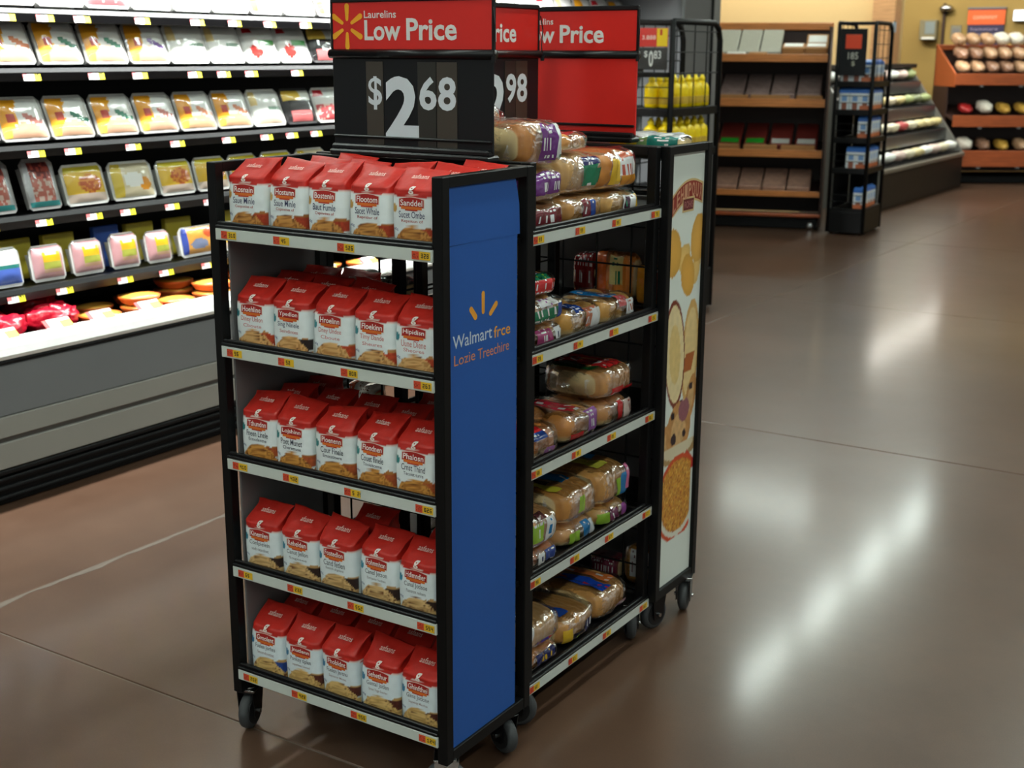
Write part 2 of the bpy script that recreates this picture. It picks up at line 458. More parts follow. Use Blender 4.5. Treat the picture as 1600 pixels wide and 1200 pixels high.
def build_rack(label, loc, rz, shelf_z, strip_x, tags, inner_panel=True, grid=True, shiny=(), tag_rows=range(5), posters=True, D=RD, fork_mats=None):
    t = thing('display_rack', label, 'rack', loc, (0, 0, rz), 'wheeled display racks of the free standing island')
    p = 0.026; hz = RH - RB
    pm = MB().box((0, 0, 0), (p, p, hz), 0.002).mesh('post', M_BLACK)
    for x in (p / 2, RW - p / 2):
        for y in (p / 2, D - p / 2):
            link('post', pm, t, (x, y, RB + hz / 2))
    for x in (p / 2, RW - p / 2):
        bx('side_rail', t, (x, D / 2, RH - 0.011), (p * 0.9, D - 2 * p + 0.002, 0.022), M_BLACK)
        bx('side_rail', t, (x, D / 2, RB + 0.014), (p * 0.9, D - 2 * p + 0.002, 0.028), M_BLACK)
    bx('back_rail', t, (RW / 2, D - p / 2, RH - 0.016), (RW - 2 * p + 0.002, p * 0.8, 0.032), M_BLACK)
    bx('back_rail', t, (RW / 2, D - p / 2, RB + 0.014), (RW - 2 * p + 0.002, p * 0.8, 0.028), M_BLACK)
    x0, x1 = strip_x
    for k, z in enumerate(shelf_z):
        L = x1 - x0
        sh = MB().box((RW / 2, D / 2, z - 0.016), (RW - 0.03, D - 0.05, 0.012), 0.001)
        sh = link('shelf', sh.mesh('shelf', M_BLACK), t)
        # lip: two rounded ridges over the price rail
        lip = MB().box((x0 + L / 2, 0.001, z + 0.004), (L, 0.012, 0.008), 0.002).box((x0 + L / 2, 0.006, z + 0.011), (L, 0.010, 0.008), 0.002)
        link('shelf_lip', lip.mesh('shelf_lip', M_BLACKG), sh)
        link('price_rail', MB().box((x0 + L / 2, -0.001, z - 0.0125), (L, 0.007, 0.025), 0.001).mesh('price_rail', M_STRIP), sh)
        if k in tag_rows:
            for q, (fx, word) in enumerate(tags[k]):
                link('price_tag', tag_mesh(word, k * 10 + q), sh, (x0 + L * fx, -0.0052, z - 0.0125))
    if inner_panel:
        bx('side_panel', t, (p + 0.004, D / 2 + 0.0, (RB + 1.205) / 2 + 0.02), (0.005, D - 2 * p, 1.205 - RB - 0.04), M_GRAYP, label='grey board closing the rack end')
    if grid:
        g = MB()
        for x in np.arange(0.11, RW - 0.05, 0.105): g.tube([(x, D - 0.010, RB + 0.02), (x, D - 0.010, RH - 0.02)], 0.0026, 6)
        for z in np.arange(RB + 0.10, RH - 0.05, 0.1055): g.tube([(0.02, D - 0.0055, z), (RW - 0.02, D - 0.0055, z)], 0.0026, 6)
        link('wire_grid', g.mesh('wire_grid', M_BLACK), t, kind='stuff')
    wheel, hub, fork, axle, plate, r = caster_meshes()
    fk = fork.mesh('fork', M_BLACKG)
    fork_chrome = fk.copy() if fork_mats else None
    if fork_mats: fork_chrome.materials[0] = fork_mats
    for n, (x, y) in enumerate(((0.018, 0.035), (RW - 0.03, 0.035), (0.035, D - 0.06), (RW - 0.035, D - 0.06))):
        c = link('caster', (fork_chrome if (n == 1 and fork_mats) else fk), t, (x, y, r), (0, 0, math.radians((-73, 215, 75, 160)[n])))
        link('wheel', wheel, c); link('hub', hub, c); link('axle_bolt', axle, c); link('mounting_plate', plate, c)
    return t

def zrow(z5, p): return [z5 + (4 - k) * p for k in range(5)]
ZF = zrow(0.1695, 0.2636); ZR = zrow(0.1159, 0.2731)

def spark(cx, cz, r, col, w):
    out = []
    for a in (90, 30, -30, -90, -150, 150):
        d = np.array((math.cos(math.radians(a)), math.sin(math.radians(a))))
        c = np.array((cx, cz)); out.append(capsule(c + d * r * 0.36, c + d * r, w * 0.62, w * 1.0, col))
    return out

def build_racks():
    T = lambda *w: [(f, x) for f, x in zip((0.07, 0.33, 0.63, 0.955), w)]
    tf = [T('310', '45', '526', '328'), T('55', '52', '808', '263'), T('410', '432', '5 29', '626'), T('65', '232', '552', '554'), T('202', '428', '956', '1240')]
    front = build_rack('black wheeled rack with red cookie bags on five shelves and a blue end sign', (-RW, 0, 0), 0, ZF, (0.023, RW - 0.022), tf, fork_mats=M_CHROME)
    # loose white slip on the back rail
    link('paper_slip', MB().box((0, 0, 0), (0.012, 0.001, 0.014)).mesh('paper_slip', M_STRIP), front, (RW - 0.458, RD - 0.0275, RH - 0.022), (0, 0.3, 0), label='tiny white paper slip stuck on the back rail')
    # blue card on the rack's end, its upper part a second wider sheet; plane x = RW in the rack's frame
    bs = MB().prism([(0.018, 0.128), (0.280, 0.128), (0.280, 1.2275), (0.018, 1.2275)], 0, RW - 0.0110, RW - 0.0072)
    card = link('side_sign', bs.mesh('side_sign', M_BLUE), front, label='blue card sign covering the rack end')
    up = MB().prism([(0.009, 1.229), (0.282, 1.2255), (0.290, 1.2255), (0.287, 1.29), (0.273, 1.343), (0.009, 1.343)], 0, RW - 0.0086, RW - 0.0068)
    link('upper_sheet', up.mesh('upper_sheet', M_BLUE), card)
    fn = lambda u, v, l: (RW - 0.0070 + l, u, v)
    A = (238, 162, 50)
    decal('emblem', [capsule((0.151, 1.079), (0.151, 1.117), 0.0052, 0.0058, A), capsule((0.1225, 1.0725), (0.107, 1.0905), 0.0066, 0.0062, A), capsule((0.178, 1.0715), (0.199, 1.0885), 0.0058, 0.0062, A)], fn, card, label='three amber rays of a spark emblem')
    decal('lettering', [text_fit('Walmart', 0.042, 0.184, 1.018, 1.045, (205, 216, 226), 0.006)], fn, card)
    decal('lettering', [text_fit('frce', 0.191, 0.254, 1.0155, 1.0405, A, 0.008), text_fit('Lozie', 0.046, 0.121, 0.9825, 1.0045, (222, 140, 92), 0.0), text_fit('Treechire', 0.131, 0.249, 0.9805, 1.003, (222, 140, 92), 0.0)], fn, card)
    # bread rack: front faces +X
    tr = [T('99', '99', '95', '70'), T('39', '24', '77', '15'), T('68', '35', '81', '81'), T('96', '69', '67', '67'), T('62', '61', '60', '60')]
    tr = [[(0.06, a[0][1]), (0.345, a[1][1]), (0.62, a[2][1]), (0.945, a[3][1])] for a in tr]
    right = build_rack('black wheeled rack with five sloping rows of bagged bread between the end signs', (-0.041, 0.385, 0), math.pi / 2, ZR, (-0.01, RW + 0.003), tr, inner_panel=False, D=0.325)
    # rear rack faces +Y, its end carries the white poster
    rear = build_rack('black wheeled rack with a white bakery poster on its end', (-0.018, 1.285, 0), math.pi, ZR, (0.03, RW - 0.03), [[]] * 5, inner_panel=False, D=0.262, tag_rows=())
    bx('back_board', rear, (RW / 2, 0.030, 0.66), (RW - 0.06, 0.005, 1.10), M_GRAYP, label='grey board closing the rear rack front')
    pst = build_poster(rear)
    left = build_rack('black wheeled rack on the far side seen through the cookie shelves', (-0.64, 1.0, 0), -math.pi / 2, ZR, (0.03, RW - 0.03), [[]] * 5, inner_panel=False, D=0.25, tag_rows=())
    bx('end_board', left, (0.033, 0.12, 0.70), (0.005, 0.19, 1.1), M_BLACKC, label='black board closing the rack end')
    return front, right, rear, left

def build_poster(rear):
    # in the rear rack's frame world x = -0.018 - lx, y = 1.285 - ly; the end at lx = 0 faces +X
    Y0, Y1, Z0, Z1 = 1.044, 1.262, 0.124, 1.345
    def wash(c, k): return s2l(c) * (1 + 0.22 * k)
    def ell(y, z, cy, cz, ry, rz, rot=0.0):
        a, b = y - cy, z - cz; c, s = math.cos(rot), math.sin(rot)
        return math.hypot((a * c + b * s) / ry, (-a * s + b * c) / rz)
    def col(u, v):
        y, z = Y0 + u * (Y1 - Y0), Z0 + v * (Z1 - Z0)
        n = wob(y * 60, z * 60); n2 = wob(y * 160, z * 160, 3)
        # casserole in a red-rimmed dish
        e = ell(y, z, 1.165, 0.375, 0.135, 0.128)
        if z > 0.26 and e < 1.0 and not (y > 1.245):
            if e < 0.78 or (z > 0.40 and e < 0.9): return wash((214, 150, 58) if n2 > -0.1 else ((180, 100, 40) if n2 > -0.35 else (232, 190, 100)), n)
            if e < 0.90: return s2l((226, 222, 206))
            return s2l((212, 80, 40))
        if 0.44 < z < 0.505 and y > 1.16 and abs(y - 1.215) < (0.505 - z) * 1.2: return s2l((206, 60, 50))
        # muffin halves on a tan plate
        e = ell(y, z, 1.155, 0.535, 0.135, 0.055)
        if e < 1 and z < 0.535: return s2l((176, 140, 90)) if e > 0.75 else s2l((222, 208, 176))
        for (cy, cz, ry, rz, rot) in ((1.225, 0.655, 0.032, 0.072, -0.3), (1.155, 0.578, 0.075, 0.085, -0.45), (1.10, 0.56, 0.06, 0.05, 0.0)):
            e = ell(y, z, cy, cz, ry, rz, rot)
            if e < 1:
                if ell(y, z, 1.185, 0.63, 0.034, 0.034) < 1: return wash((150, 92, 100), n2)
                for (by, bz, br) in ((1.125, 0.555, 0.017), (1.115, 0.625, 0.012), (1.225, 0.69, 0.011), (1.17, 0.665, 0.012), (1.19, 0.56, 0.011)):
                    if math.hypot(y - by, z - bz) < br: return s2l((48, 30, 34))
                return wash((196, 140, 82) if e > 0.6 else (214, 170, 116), n)
        # long loaf halves
        e = ell(y, z, 1.115, 0.80, 0.062, 0.155, 0.10)
        if e < 1:
            if e > 0.9: return s2l((126, 52, 28))
            return wash((228, 196, 128) if e < 0.55 else (236, 214, 164), n * 0.5)
        e = ell(y, z, 1.212, 0.79, 0.052, 0.150, -0.05)
        if e < 1:
            if z < 0.79 and abs(y - 1.195 - (z - .74) * .4) < 0.028 and z > 0.735: return s2l((176, 96, 44))
            return wash((230, 200, 140) if e < 0.85 else (216, 170, 100), n * 0.5)
        # golden rolls
        for (cy, cz, ry, rz, rot, c) in ((1.178, 1.012, 0.042, 0.060, 0.25, (226, 168, 72)), (1.235, 1.108, 0.045, 0.068, -0.15, (228, 172, 80)), (1.080, 1.082, 0.052, 0.066, 0.1, (226, 170, 74)), (1.148, 1.065, 0.045, 0.030, 0.6, (232, 190, 110)), (1.232, 1.03, 0.022, 0.05, -0.2, (232, 192, 116)), (1.26, 1.09, 0.02, 0.045, 0, (222, 166, 80))):
            e = ell(y, z, cy, cz, ry, rz, rot)
            if e < 1: return wash(c, (0.3 - e * e) * 0.8 + 0.1 * n)
        return s2l((226, 232, 224))
    me = paint_grid('poster', 60, 260, lambda u, v: (0.0105 - 0.0, 1.285 - (Y0 + u * (Y1 - Y0)), Z0 + v * (Z1 - Z0)), col, M_PRINT, crisp=False)
    p = link('poster', me, rear, label='white poster with printed rolls, bread, muffin and casserole')
    bx('poster_backing', p, (0.0135, 1.285 - (Y0 + Y1) / 2, (Z0 + Z1) / 2), (0.004, Y1 - Y0 + 0.004, Z1 - Z0 + 0.004), M_STRIP)
    # arched red word and the small plate under it, each letter set on the arc
    fn = lambda u, v, l: (0.0098 - l, 1.285 - u, v)
    ya, yb = 1.066, 1.2475
    arc = lambda y: 1.268 - ((y - 1.178) / 0.095) ** 2 * (0.030 if y < 1.178 else 0.026)
    top = [(y, arc(y)) for y in np.linspace(ya, yb, 14)]
    bot = [(y, arc(y) - 0.047) for y in np.linspace(ya, yb, 14)]
    def band(m): return [(y + (m if y > 1.15 else -m) * (abs(y - 1.157) > 0.085), z + m) for y, z in top] + [(y + (m if y > 1.15 else -m) * (abs(y - 1.157) > 0.085), z - m) for y, z in bot][::-1]
    sh = [poly(band(0.006), (214, 184, 130)), poly(band(0.0), (150, 48, 36)), poly([(1.126, 1.226), (1.202, 1.226), (1.198, 1.186), (1.128, 1.186)], (214, 184, 130)), poly([(1.131, 1.221), (1.197, 1.221), (1.193, 1.191), (1.133, 1.191)], (112, 40, 42))]
    word = 'LEHIPOUX'; st = (yb - ya) / len(word)
    for k, ch in enumerate(word):
        v, f, c = text_fit(ch, 0, 1, 0, 1, (206, 148, 116), 0.02)
        y = ya + st * (k + 0.12) + v[:, 0] * st * 0.76
        z = np.array([arc(q) for q in y]) - 0.043 + v[:, 1] * 0.039
        sh.append((np.stack([y, z], 1), f, c))
    sh.append(text_fit('ROHIS', 1.137, 1.190, 1.197, 1.215, (190, 120, 116), 0.0))
    decal('lettering', sh, fn, p)
    return p

# ------------------------------------------------------------------ price signs over the racks
def build_sign(label, loc, rz, big, cents, front_red=False, spark_on=True, shift=0.0, tshift=0.0):
    """0.44 m wide, stands in its own frame facing -y; z from the rack's top"""
    t = thing('price_sign', label, 'sign', loc, (0, 0, rz), 'price signs clipped on top of the racks')
    w = 0.44
    bx('foot_rail', t, (w / 2, 0.006, 0.010), (w + 0.0, 0.05, 0.014), M_BLACKG, 0.004)
    bx('foot_rail', t, (w / 2, 0.002, 0.022), (w - 0.004, 0.028, 0.014), M_BLACKG, 0.004)
    bd = bx('price_board', t, (w / 2, 0.006, 0.122), (w, 0.006, 0.20), M_CHAR if not front_red else M_RED, 0.001)
    if front_red: bd['label'] = 'plain red board without a price'
    bx('board_ledge', t, (w / 2, 0.000, 0.046), (w - 0.004, 0.008, 0.006), M_BLACKG, 0.002)
    link('roll_bar', MB().tube([(-0.006, 0.004, 0.228), (w + 0.006, 0.004, 0.228)], 0.0105, 12).mesh('roll_bar', M_BLACKG, True), t)
    hd = bx('header_card', t, (w / 2, 0.006, 0.29), (w - 0.004, 0.004, 0.104), M_RED, 0.001)
    bx('top_rail', t, (w / 2, 0.006, 0.346), (w + 0.004, 0.012, 0.012), M_BLACKG, 0.002)
    for x in (0.0, w):
        bx('edge_strip', t, (x, 0.006, 0.285), (0.006, 0.010, 0.118), M_BLACKG)
    link('tie_cord', MB().tube([(w + 0.003, 0.0, 0.325), (w + 0.009, -0.004, 0.29), (w + 0.006, -0.002, 0.25), (w + 0.006, -0.005, 0.222)], 0.0016, 6).tube([(w + 0.006, -0.005, 0.225), (w + 0.006, -0.005, 0.212)], 0.005, 8).mesh('tie_cord', M_BLACKG), t)
    f1 = lambda u, v, l: (u, 0.0038 - l, v)
    wh = (222, 222, 218); am = (243, 172, 38)
    # child coordinates are relative to the card's centre
    hx, hz = w / 2, 0.29
    fh = lambda u, v, l: (u - hx, -0.0024 - l, v - hz)
    sh = spark(0.045, 0.288, 0.044, am, 0.0064) if spark_on else []
    if sh: decal('emblem', sh, fh, hd, label='six amber rays of a spark emblem')
    q = tshift
    decal('lettering', [text_fit('Laurelins', 0.094, 0.184, 0.3055, 0.3215, wh, 0.012)], fh, hd)
    decal('lettering', [text_fit('Low', 0.0945 + q, 0.196 + q, 0.2575, 0.3015, wh, 0.024), text_fit('Price', 0.212 + q, 0.347 + q, 0.2575, 0.3045, wh, 0.024)], fh, hd)
    if not front_red:
        for n, (a, b, m) in enumerate(((0.098 + shift, 0.146 + shift, M_STRIPBR), (0.242 + shift, 0.292 + shift, M_STRIPOL), (0.294 + shift, 0.348 + shift, M_STRIPBR))):
            bx('number_strip', bd, ((a + b) / 2 - hx, -0.0037, 0.113 - 0.122), (b - a, 0.0014, 0.198), m, 0.0003)
        fb = lambda u, v, l: (u - hx + shift, -0.0048 - l, v - 0.122)
        wd = (214, 222, 228)
        decal('digits', [text_fit('$', 0.104, 0.143, 0.107, 0.180, wd, 0.016), text_fit(big, 0.152, 0.245, 0.047, 0.181, wd, 0.032), text_fit(cents[0], 0.247, 0.294, 0.109, 0.181, wd, 0.026), text_fit(cents[1], 0.298, 0.346, 0.109, 0.181, wd, 0.026)], fb, bd)
    return t

def build_signs():
    build_sign('red and black price sign reading Low Price over the cookie rack', (-0.528, 0.305, RH), 0, '2', '68')
    build_sign('price sign at the bread rack back showing a price that ends in 98', (-0.36, 0.494, RH), math.pi / 2, '2', '98', shift=0.036, tshift=-0.014)
    build_sign('price sign with a plain red lower board above the rear rack', (-0.582, 1.06, RH), 0, '2', '68', front_red=True, tshift=-0.007)

# ------------------------------------------------------------------ cookie bags
def superell(t, n):
    c, s = math.cos(t), math.sin(t)
    return math.copysign(abs(c) ** (2 / n), c), math.copysign(abs(s) ** (2 / n), s)

BW, BD, BH = 0.0540, 0.041, 0.157      # half width, half depth, height
def bag_section(h):
    """half width, half depth, y of the middle at the relative height h"""
    z = h * BH
    if z < 0.119:
        k = z / 0.119
        return BW * (0.97 + 0.035 * math.sin(k * math.pi)), BD * (0.94 + 0.07 * math.sin(k * math.pi)), 0.0
    k = (z - 0.119) / (BH - 0.119)
    return BW * (0.97 + 0.06 * k), BD * ((1 - k) * 0.94 + 0.035), BD * 0.62 * k ** 1.15

def front_y(x, z):
    w, d, c = bag_section(min(max(z / BH, 0), 1))
    return c - d * (1 - min(abs(x) / w, 0.999) ** 5) ** (1 / 5)

FLAV = {  # accent colours per shelf: pile, accent, spot, title, subtitle
    0: dict(pile=(176, 112, 52), pile2=(206, 146, 76), acc=(176, 62, 34), spot=(196, 150, 70), tint=(234, 240, 240)),
    1: dict(pile=(206, 146, 84), pile2=(226, 178, 116), acc=(198, 74, 40), spot=(40, 130, 140), tint=(236, 242, 242)),
    2: dict(pile=(184, 118, 52), pile2=(212, 150, 72), acc=(176, 84, 44), spot=(36, 132, 132), tint=(236, 242, 242)),
    3: dict(pile=(200, 156, 100), pile2=(222, 184, 126), acc=(52, 34, 30), spot=(40, 132, 160), tint=(230, 238, 240)),
    4: dict(pile=(206, 162, 96), pile2=(224, 186, 118), acc=(92, 44, 34), spot=(46, 120, 160), tint=(226, 236, 240))}
RED = (196, 40, 30); REDD = (168, 26, 22)

def bag_colour(x, z, front, fl, seed, accent=None):
    n = wob(x * 70, z * 70, seed); n2 = wob(x * 190, z * 190, seed + 5)
    edge = 0.1065 + 0.0035 * math.cos(x / BW * 1.5)
    if z > edge:
        return s2l(RED) * (1 + 0.10 * n)
    if z > edge - 0.0022: return s2l((230, 208, 200))
    if z > edge - 0.0040: return s2l(RED)
    c = s2l(fl['tint']) * (1 + 0.05 * n)
    if not front: return c
    # cookie pile along the bottom, and the accent at its right
    pz = 0.018 + 0.030 * max(0.0, 1 - ((x - 0.004) / 0.046) ** 2) ** 0.8 + 0.006 * n
    if x > 0.020 and ((x - 0.044) / 0.025) ** 2 + ((z - 0.032) / 0.016) ** 2 < 1 + n:
        c = s2l(accent or fl['acc']) * (1 + 0.4 * n2)
        if z > 0.042: c = s2l(fl['pile']) * 0.9
    if x > -0.044 and z < pz:
        k = n2 * 0.9 + 0.15
        c = s2l(fl['pile2'] if k > 0.12 else fl['pile']) * (1 + 0.30 * n2)
        if n2 < -0.42: c = s2l((110, 58, 28))
    sx, sz = x + 0.045, z - 0.082
    if math.hypot(sx / 0.009, sz / 0.0085) < 1: c = s2l(fl['spot'])
    return c

def bag_mesh(row, seed, accent=None):
    rnd = random.Random(seed); fl = FLAV[row]
    nf, ns, nz = 46, 10, 46
    # ring parameters: front edge finely, sides and back coarsely
    ts = list(np.linspace(math.pi * 1.06, math.pi * 1.94, nf, endpoint=False)) + list(np.linspace(-math.pi * 0.06, math.pi * 1.06, 3 * ns, endpoint=False))
    V, C = [], []; n = len(ts)
    tilt = rnd.uniform(-0.16, 0.16); lean = rnd.uniform(-0.007, 0.007)
    hs = [0.0, 0.012] + list(np.linspace(0.03, 1.0, nz))
    for h in hs:
        w, d, cy = bag_section(h)
        z = h * BH
        if h == 0: w, d = w * 0.93, d * 0.9
        for k, t in enumerate(ts):
            e = 5 if z < 0.119 else 5 - 2.2 * (z - 0.119) / (BH - 0.119)
            cx, sy = superell(t, e)
            x, y = w * cx, cy + d * sy
            # gussets fold in under the top seam
            if z > 0.112 and abs(cx) > 0.9:
                q = math.sin(min((z - 0.112) / (BH - 0.112), 1) * math.pi)
                x -= math.copysign(0.010 * q * max(0, 1 - abs(sy) * 1.3), cx)
            am = 0.0024 if k >= nf or z > 0.109 else 0.0
            f = min(z / 0.02, 1)
            bn = wob(x * 34 + seed, y * 34, z * 34) * am * f * (1.6 if z > 0.1 else 1)
            y += bn; x += bn * 0.5
            zz = z + (0.004 * wob(x * 30, seed, 2.0) + tilt * x * 0.8 if z > 0.115 else 0) * min(max((z - 0.119) / 0.03, 0), 1)
            y += lean * (z / BH) ** 2
            V.append((x, y, zz)); C.append(bag_colour(x, z, k < nf, fl, seed, accent))
    F = [(j * n + k, j * n + (k + 1) % n, (j + 1) * n + (k + 1) % n, (j + 1) * n + k) for j in range(len(hs) - 1) for k in range(n)]
    F.append(tuple(range(n))[::-1]); F.append(tuple((len(hs) - 1) * n + k for k in range(n)))
    return mesh_of('bag_body', V, F, (M_BAG,), cols=np.array(C), smooth=True), lean

LOGO = [['Rosnain', 'Hostunn', 'Bostenin', 'Flootom', 'Sanddel'], ['Hoehline', 'Ypedlon', 'Hroelinn', 'Floekinn', 'Hipidisn'], ['Tthundnn', 'Lojshinn', 'Ploenenn', 'Flondnen', 'Phalosn'],
        ['Kinemlen', 'Rehelden', 'Fostedlon', 'Fohnmhon', 'Hdimndier'], ['Gvnolent', 'Jnutlenn', 'Fhobldnt', 'Sehethur', 'Ghinfthei']]
TITLE = [['Saue Minle', 'Saue Minle', 'Baut Fumle', 'Sacet Whale', 'Sucet Ombe'], ['Diney Unlon', 'Sing Ninele', 'Dney Undee', 'Timy Dande', 'Uune Diene'],
         ['Fneen Linele', 'Poet Munet', 'Cour Finele', 'Couet flinele', 'Crnst Thind'], ['Conlpielein', 'Canut Jellon', 'Cand fetlen', 'Canel Jetson', 'Cunal Jotlsoe'],
         ['Fuelen Jorhes', 'Ponkey tiplen', 'Fuelen Jertnu', 'Gantal Jotlen', 'Ginte Jotlone']]
SUB = [['Ceoponiies of', 'Cispinnites of', 'Cispinnites of', 'Repntior of', 'Repniton of'], ['Cboute', 'Seindintes', 'Cboute', 'Sheures', 'Sheores'],
       ['Ecoedentne', 'Cherettuse', 'Emsestitwre', 'Tnoisitceme', 'Tecuiet turre'], ['seeb neandinet', 'Sogaeee', 'Euoinh shgdere', 'Exctpete Sonhen', 'Faastntnt neihern'],
       ['Seeendonttiet', 'sepuniete Unmed', 'Sepueret Mintat', 'Seraet Thgge Seeniten', 'Suppethigt Mienthes']]

def bag_print(bag, row, k, lean):
    """logo badge, chef mark and product words printed on the bag's front"""
    lk = lambda z: lean * (z / BH) ** 2
    fn = lambda u, v, l: (u, front_y(u, v) + lk(v) - 0.0007 - l, v)
    def fine(pts, n=5):
        out = []
        for (a, b) in zip(pts, pts[1:] + pts[:1]):
            for i in range(n): out.append((a[0] + (b[0] - a[0]) * i / n, a[1] + (b[1] - a[1]) * i / n))
        return out
    def band(x0, x1, z0, z1, col, up=0.0, n=9):
        """vertical slices, so that the print follows the bulge"""
        out = []
        for i in range(n):
            a, b = x0 + (x1 - x0) * i / n, x0 + (x1 - x0) * (i + 1) / n
            qa, qb = up * math.cos((2 * i / n - 1) * 1.5), up * math.cos((2 * (i + 1) / n - 1) * 1.5)
            out.append(((np.array([(a, z0), (b, z0), (b, z1 + qb), (a, z1 + qa)])), [(0, 1, 2, 3)], s2l(col)))
        return out
    def join(lst):
        V, F, o = [], [], 0
        for v, f, c in lst: V.append(v); F += [tuple(i + o for i in q) for q in f]; o += len(v)
        return np.vstack(V), F, lst[0][2]
    zb = 0.0855
    decal('logo_badge', [join(band(-0.0310, 0.0310, zb - 0.001, zb + 0.0165, (230, 204, 190), 0.0045)), join(band(-0.0293, 0.0293, zb, zb + 0.0155, (172, 32, 26), 0.0042)),
                         join(band(-0.0250, 0.0250, zb - 0.0042, zb + 0.0014, (222, 112, 40), 0.0)), join(band(-0.015, 0.015, zb - 0.0068, zb - 0.0042, (200, 60, 34), 0.0)),
                         text_fit(LOGO[row][k], -0.0265, 0.0265, zb + 0.0028, zb + 0.0148, (244, 236, 230), 0.012)], fn, bag, M_PRINT)
    dk = ((60, 64, 96), (150, 92, 96), (66, 70, 84), (110, 112, 116), (112, 112, 120))[row]
    if row == 1 and k != 1: dk = (208, 130, 128)
    if row == 1 and k == 1: dk = (84, 86, 110)
    sb = ((178, 66, 60), (212, 140, 140), (92, 92, 104), (150, 150, 152), (170, 150, 150))[row]
    decal('product_name', [text_fit(TITLE[row][k], -0.031, 0.031, 0.0640, 0.0775, dk, 0.004)], fn, bag)
    decal('flavour_line', [text_fit(SUB[row][k], -0.025, 0.027, 0.0535, 0.0610, sb, 0.006)], fn, bag)
    decal('weight_mark', [text_fit('340g', -0.049, -0.034, 0.036, 0.043, (86, 100, 140), 0.0)], fn, bag)
    decal('chef_mark', [text_fit('g', -0.0060, 0.0065, 0.1115, 0.1265, (238, 224, 216), 0.03)], lambda u, v, l: (u, front_y(u, v) + lk(v) - 0.0030 - l, v), bag)
    v, f, c = text_fit('aafaans', -0.019, 0.021, 0.139, 0.1465, (240, 205, 196), 0.004)
    decal('seam_mark', [(v, f, c)], lambda u, w, l: (u, front_y(u, w) + lk(w) - 0.0032 - l, w + 0.001), bag, M_PRINT)

def build_bags():
    grp = 'cookie bags on the front rack'
    protos = {}
    where = ['first from its outer post', 'second from its outer post', 'middle one', 'fourth from its outer post', 'nearest the blue sign']
    hue = ['oat pile', 'pale pink words', 'grey words', 'dark bowl', 'golden pile']
    for row in range(5):
        z = ZF[row] - 0.0085
        for k in range(5):
            seed = row * 10 + k
            lab = 'red and white cookie bag, front line of the %s shelf, %s' % (ROWN[row], where[k])
            rnd = random.Random(seed + 7)
            x = -RW + 0.0905 + 0.1128 * k + rnd.uniform(-0.003, 0.003)
            t = thing('cookie_bag', lab, 'bag', (x, 0.062 + rnd.uniform(-0.004, 0.006), z), (0, 0, rnd.uniform(-0.03, 0.04)), grp)
            me, lean = bag_mesh(row, seed, (40, 70, 140) if (row, k) == (4, 0) else ((44, 32, 30) if (row, k) == (1, 1) else None))
            link('bag_body', me, t)
            bag_print(t, row, k, lean)
            protos[row, k] = t
        # second and third lines
        for line, y in ((1, 0.158), (2, 0.252)):
            for k in range(5):
                show = {0: {1: (1, 2, 3, 4), 2: (1, 4)}, 1: {1: (0, 1, 2, 4), 2: (0, 1)}, 2: {1: (0, 1, 2, 3, 4), 2: (0, 3)}, 3: {1: (2, 4), 2: ()}, 4: {1: (0, 1, 2, 3, 4), 2: (0, 1, 2)}}[row][line]
                if k not in show: continue
                rnd = random.Random(row * 100 + line * 10 + k)
                x = -RW + 0.0915 + 0.1126 * k + rnd.uniform(-0.002, 0.002)
                lab = 'red topped cookie bag, %s line of the %s shelf, %s' % (ORD[line], ROWN[row], where[k])
                
                dup(protos[row, (k + 2) % 5], (x, y + rnd.uniform(-0.006, 0.006), z), (0, 0, rnd.uniform(-0.04, 0.04)), lab)

# ------------------------------------------------------------------ bagged bread
def pack_film(w, d, h, patches, seed, crumple=0.0075, n_e=4.0):
    """loft along x of superelliptic rings in (y, z); patches print colours on the film: (x0, x1, s0, s1, colour, marks)
       x from -1 to 1, s from 0 (front bottom) over the front (0.25), the top (0.5) to the back (0.75)"""
    nx, ns = 34, 44
    V, F, MI, C = [], [], [], []
    for i in range(nx + 1):
        a = -1 + 2 * i / nx
        k = (1 - abs(a) ** 6) ** (1 / 3.0) if abs(a) < 1 else 0.0
        k = max(k, 0.42)
        for j in range(ns):
            th = math.pi * 1.25 - 2 * math.pi * j / ns       # starts at the lower front edge and climbs the front
            c, s = superell(th, n_e)
            p = Vector((a * w / 2, c * d / 2 * k, h / 2 + s * h / 2 * (0.55 + 0.45 * k)))
            q = wob(p.x * 22 + seed, p.y * 22, p.z * 22) * crumple + wob(p.x * 60, p.y * 60 + seed, p.z * 60) * crumple * 0.45
            p += Vector((q * 0.4, c * q, max(s, -0.1) * q))
            p.z = max(p.z, 0.0004)
            V.append(p)
    rnd = random.Random(seed)
    for i in range(nx):
        for j in range(ns):
            F.append((i * ns + j, i * ns + (j + 1) % ns, (i + 1) * ns + (j + 1) % ns, (i + 1) * ns + j))
            a, s = -1 + 2 * (i + .5) / nx, (j + .5) / ns
            mi, col = 0, (0.5, 0.5, 0.5)
            for (x0, x1, s0, s1, cc, mk) in patches:
                if x0 <= a <= x1 and s0 <= s <= s1:
                    mi, col = 1, s2l(cc)
                    if mk and rnd.random() < 0.30 and x0 + .1 < a < x1 - .1 and int(s * ns) % 2: col = s2l(mk)
            MI.append(mi); C.append(col)
    F.append(tuple(range(ns))); MI.append(0); C.append((.5,) * 3)
    F.append(tuple(nx * ns + j for j in range(ns))[::-1]); MI.append(0); C.append((.5,) * 3)
    return mesh_of('film', V, F, (M_FILM, M_PRINTF), corner=np.array(C), mat_idx=MI, smooth=True)

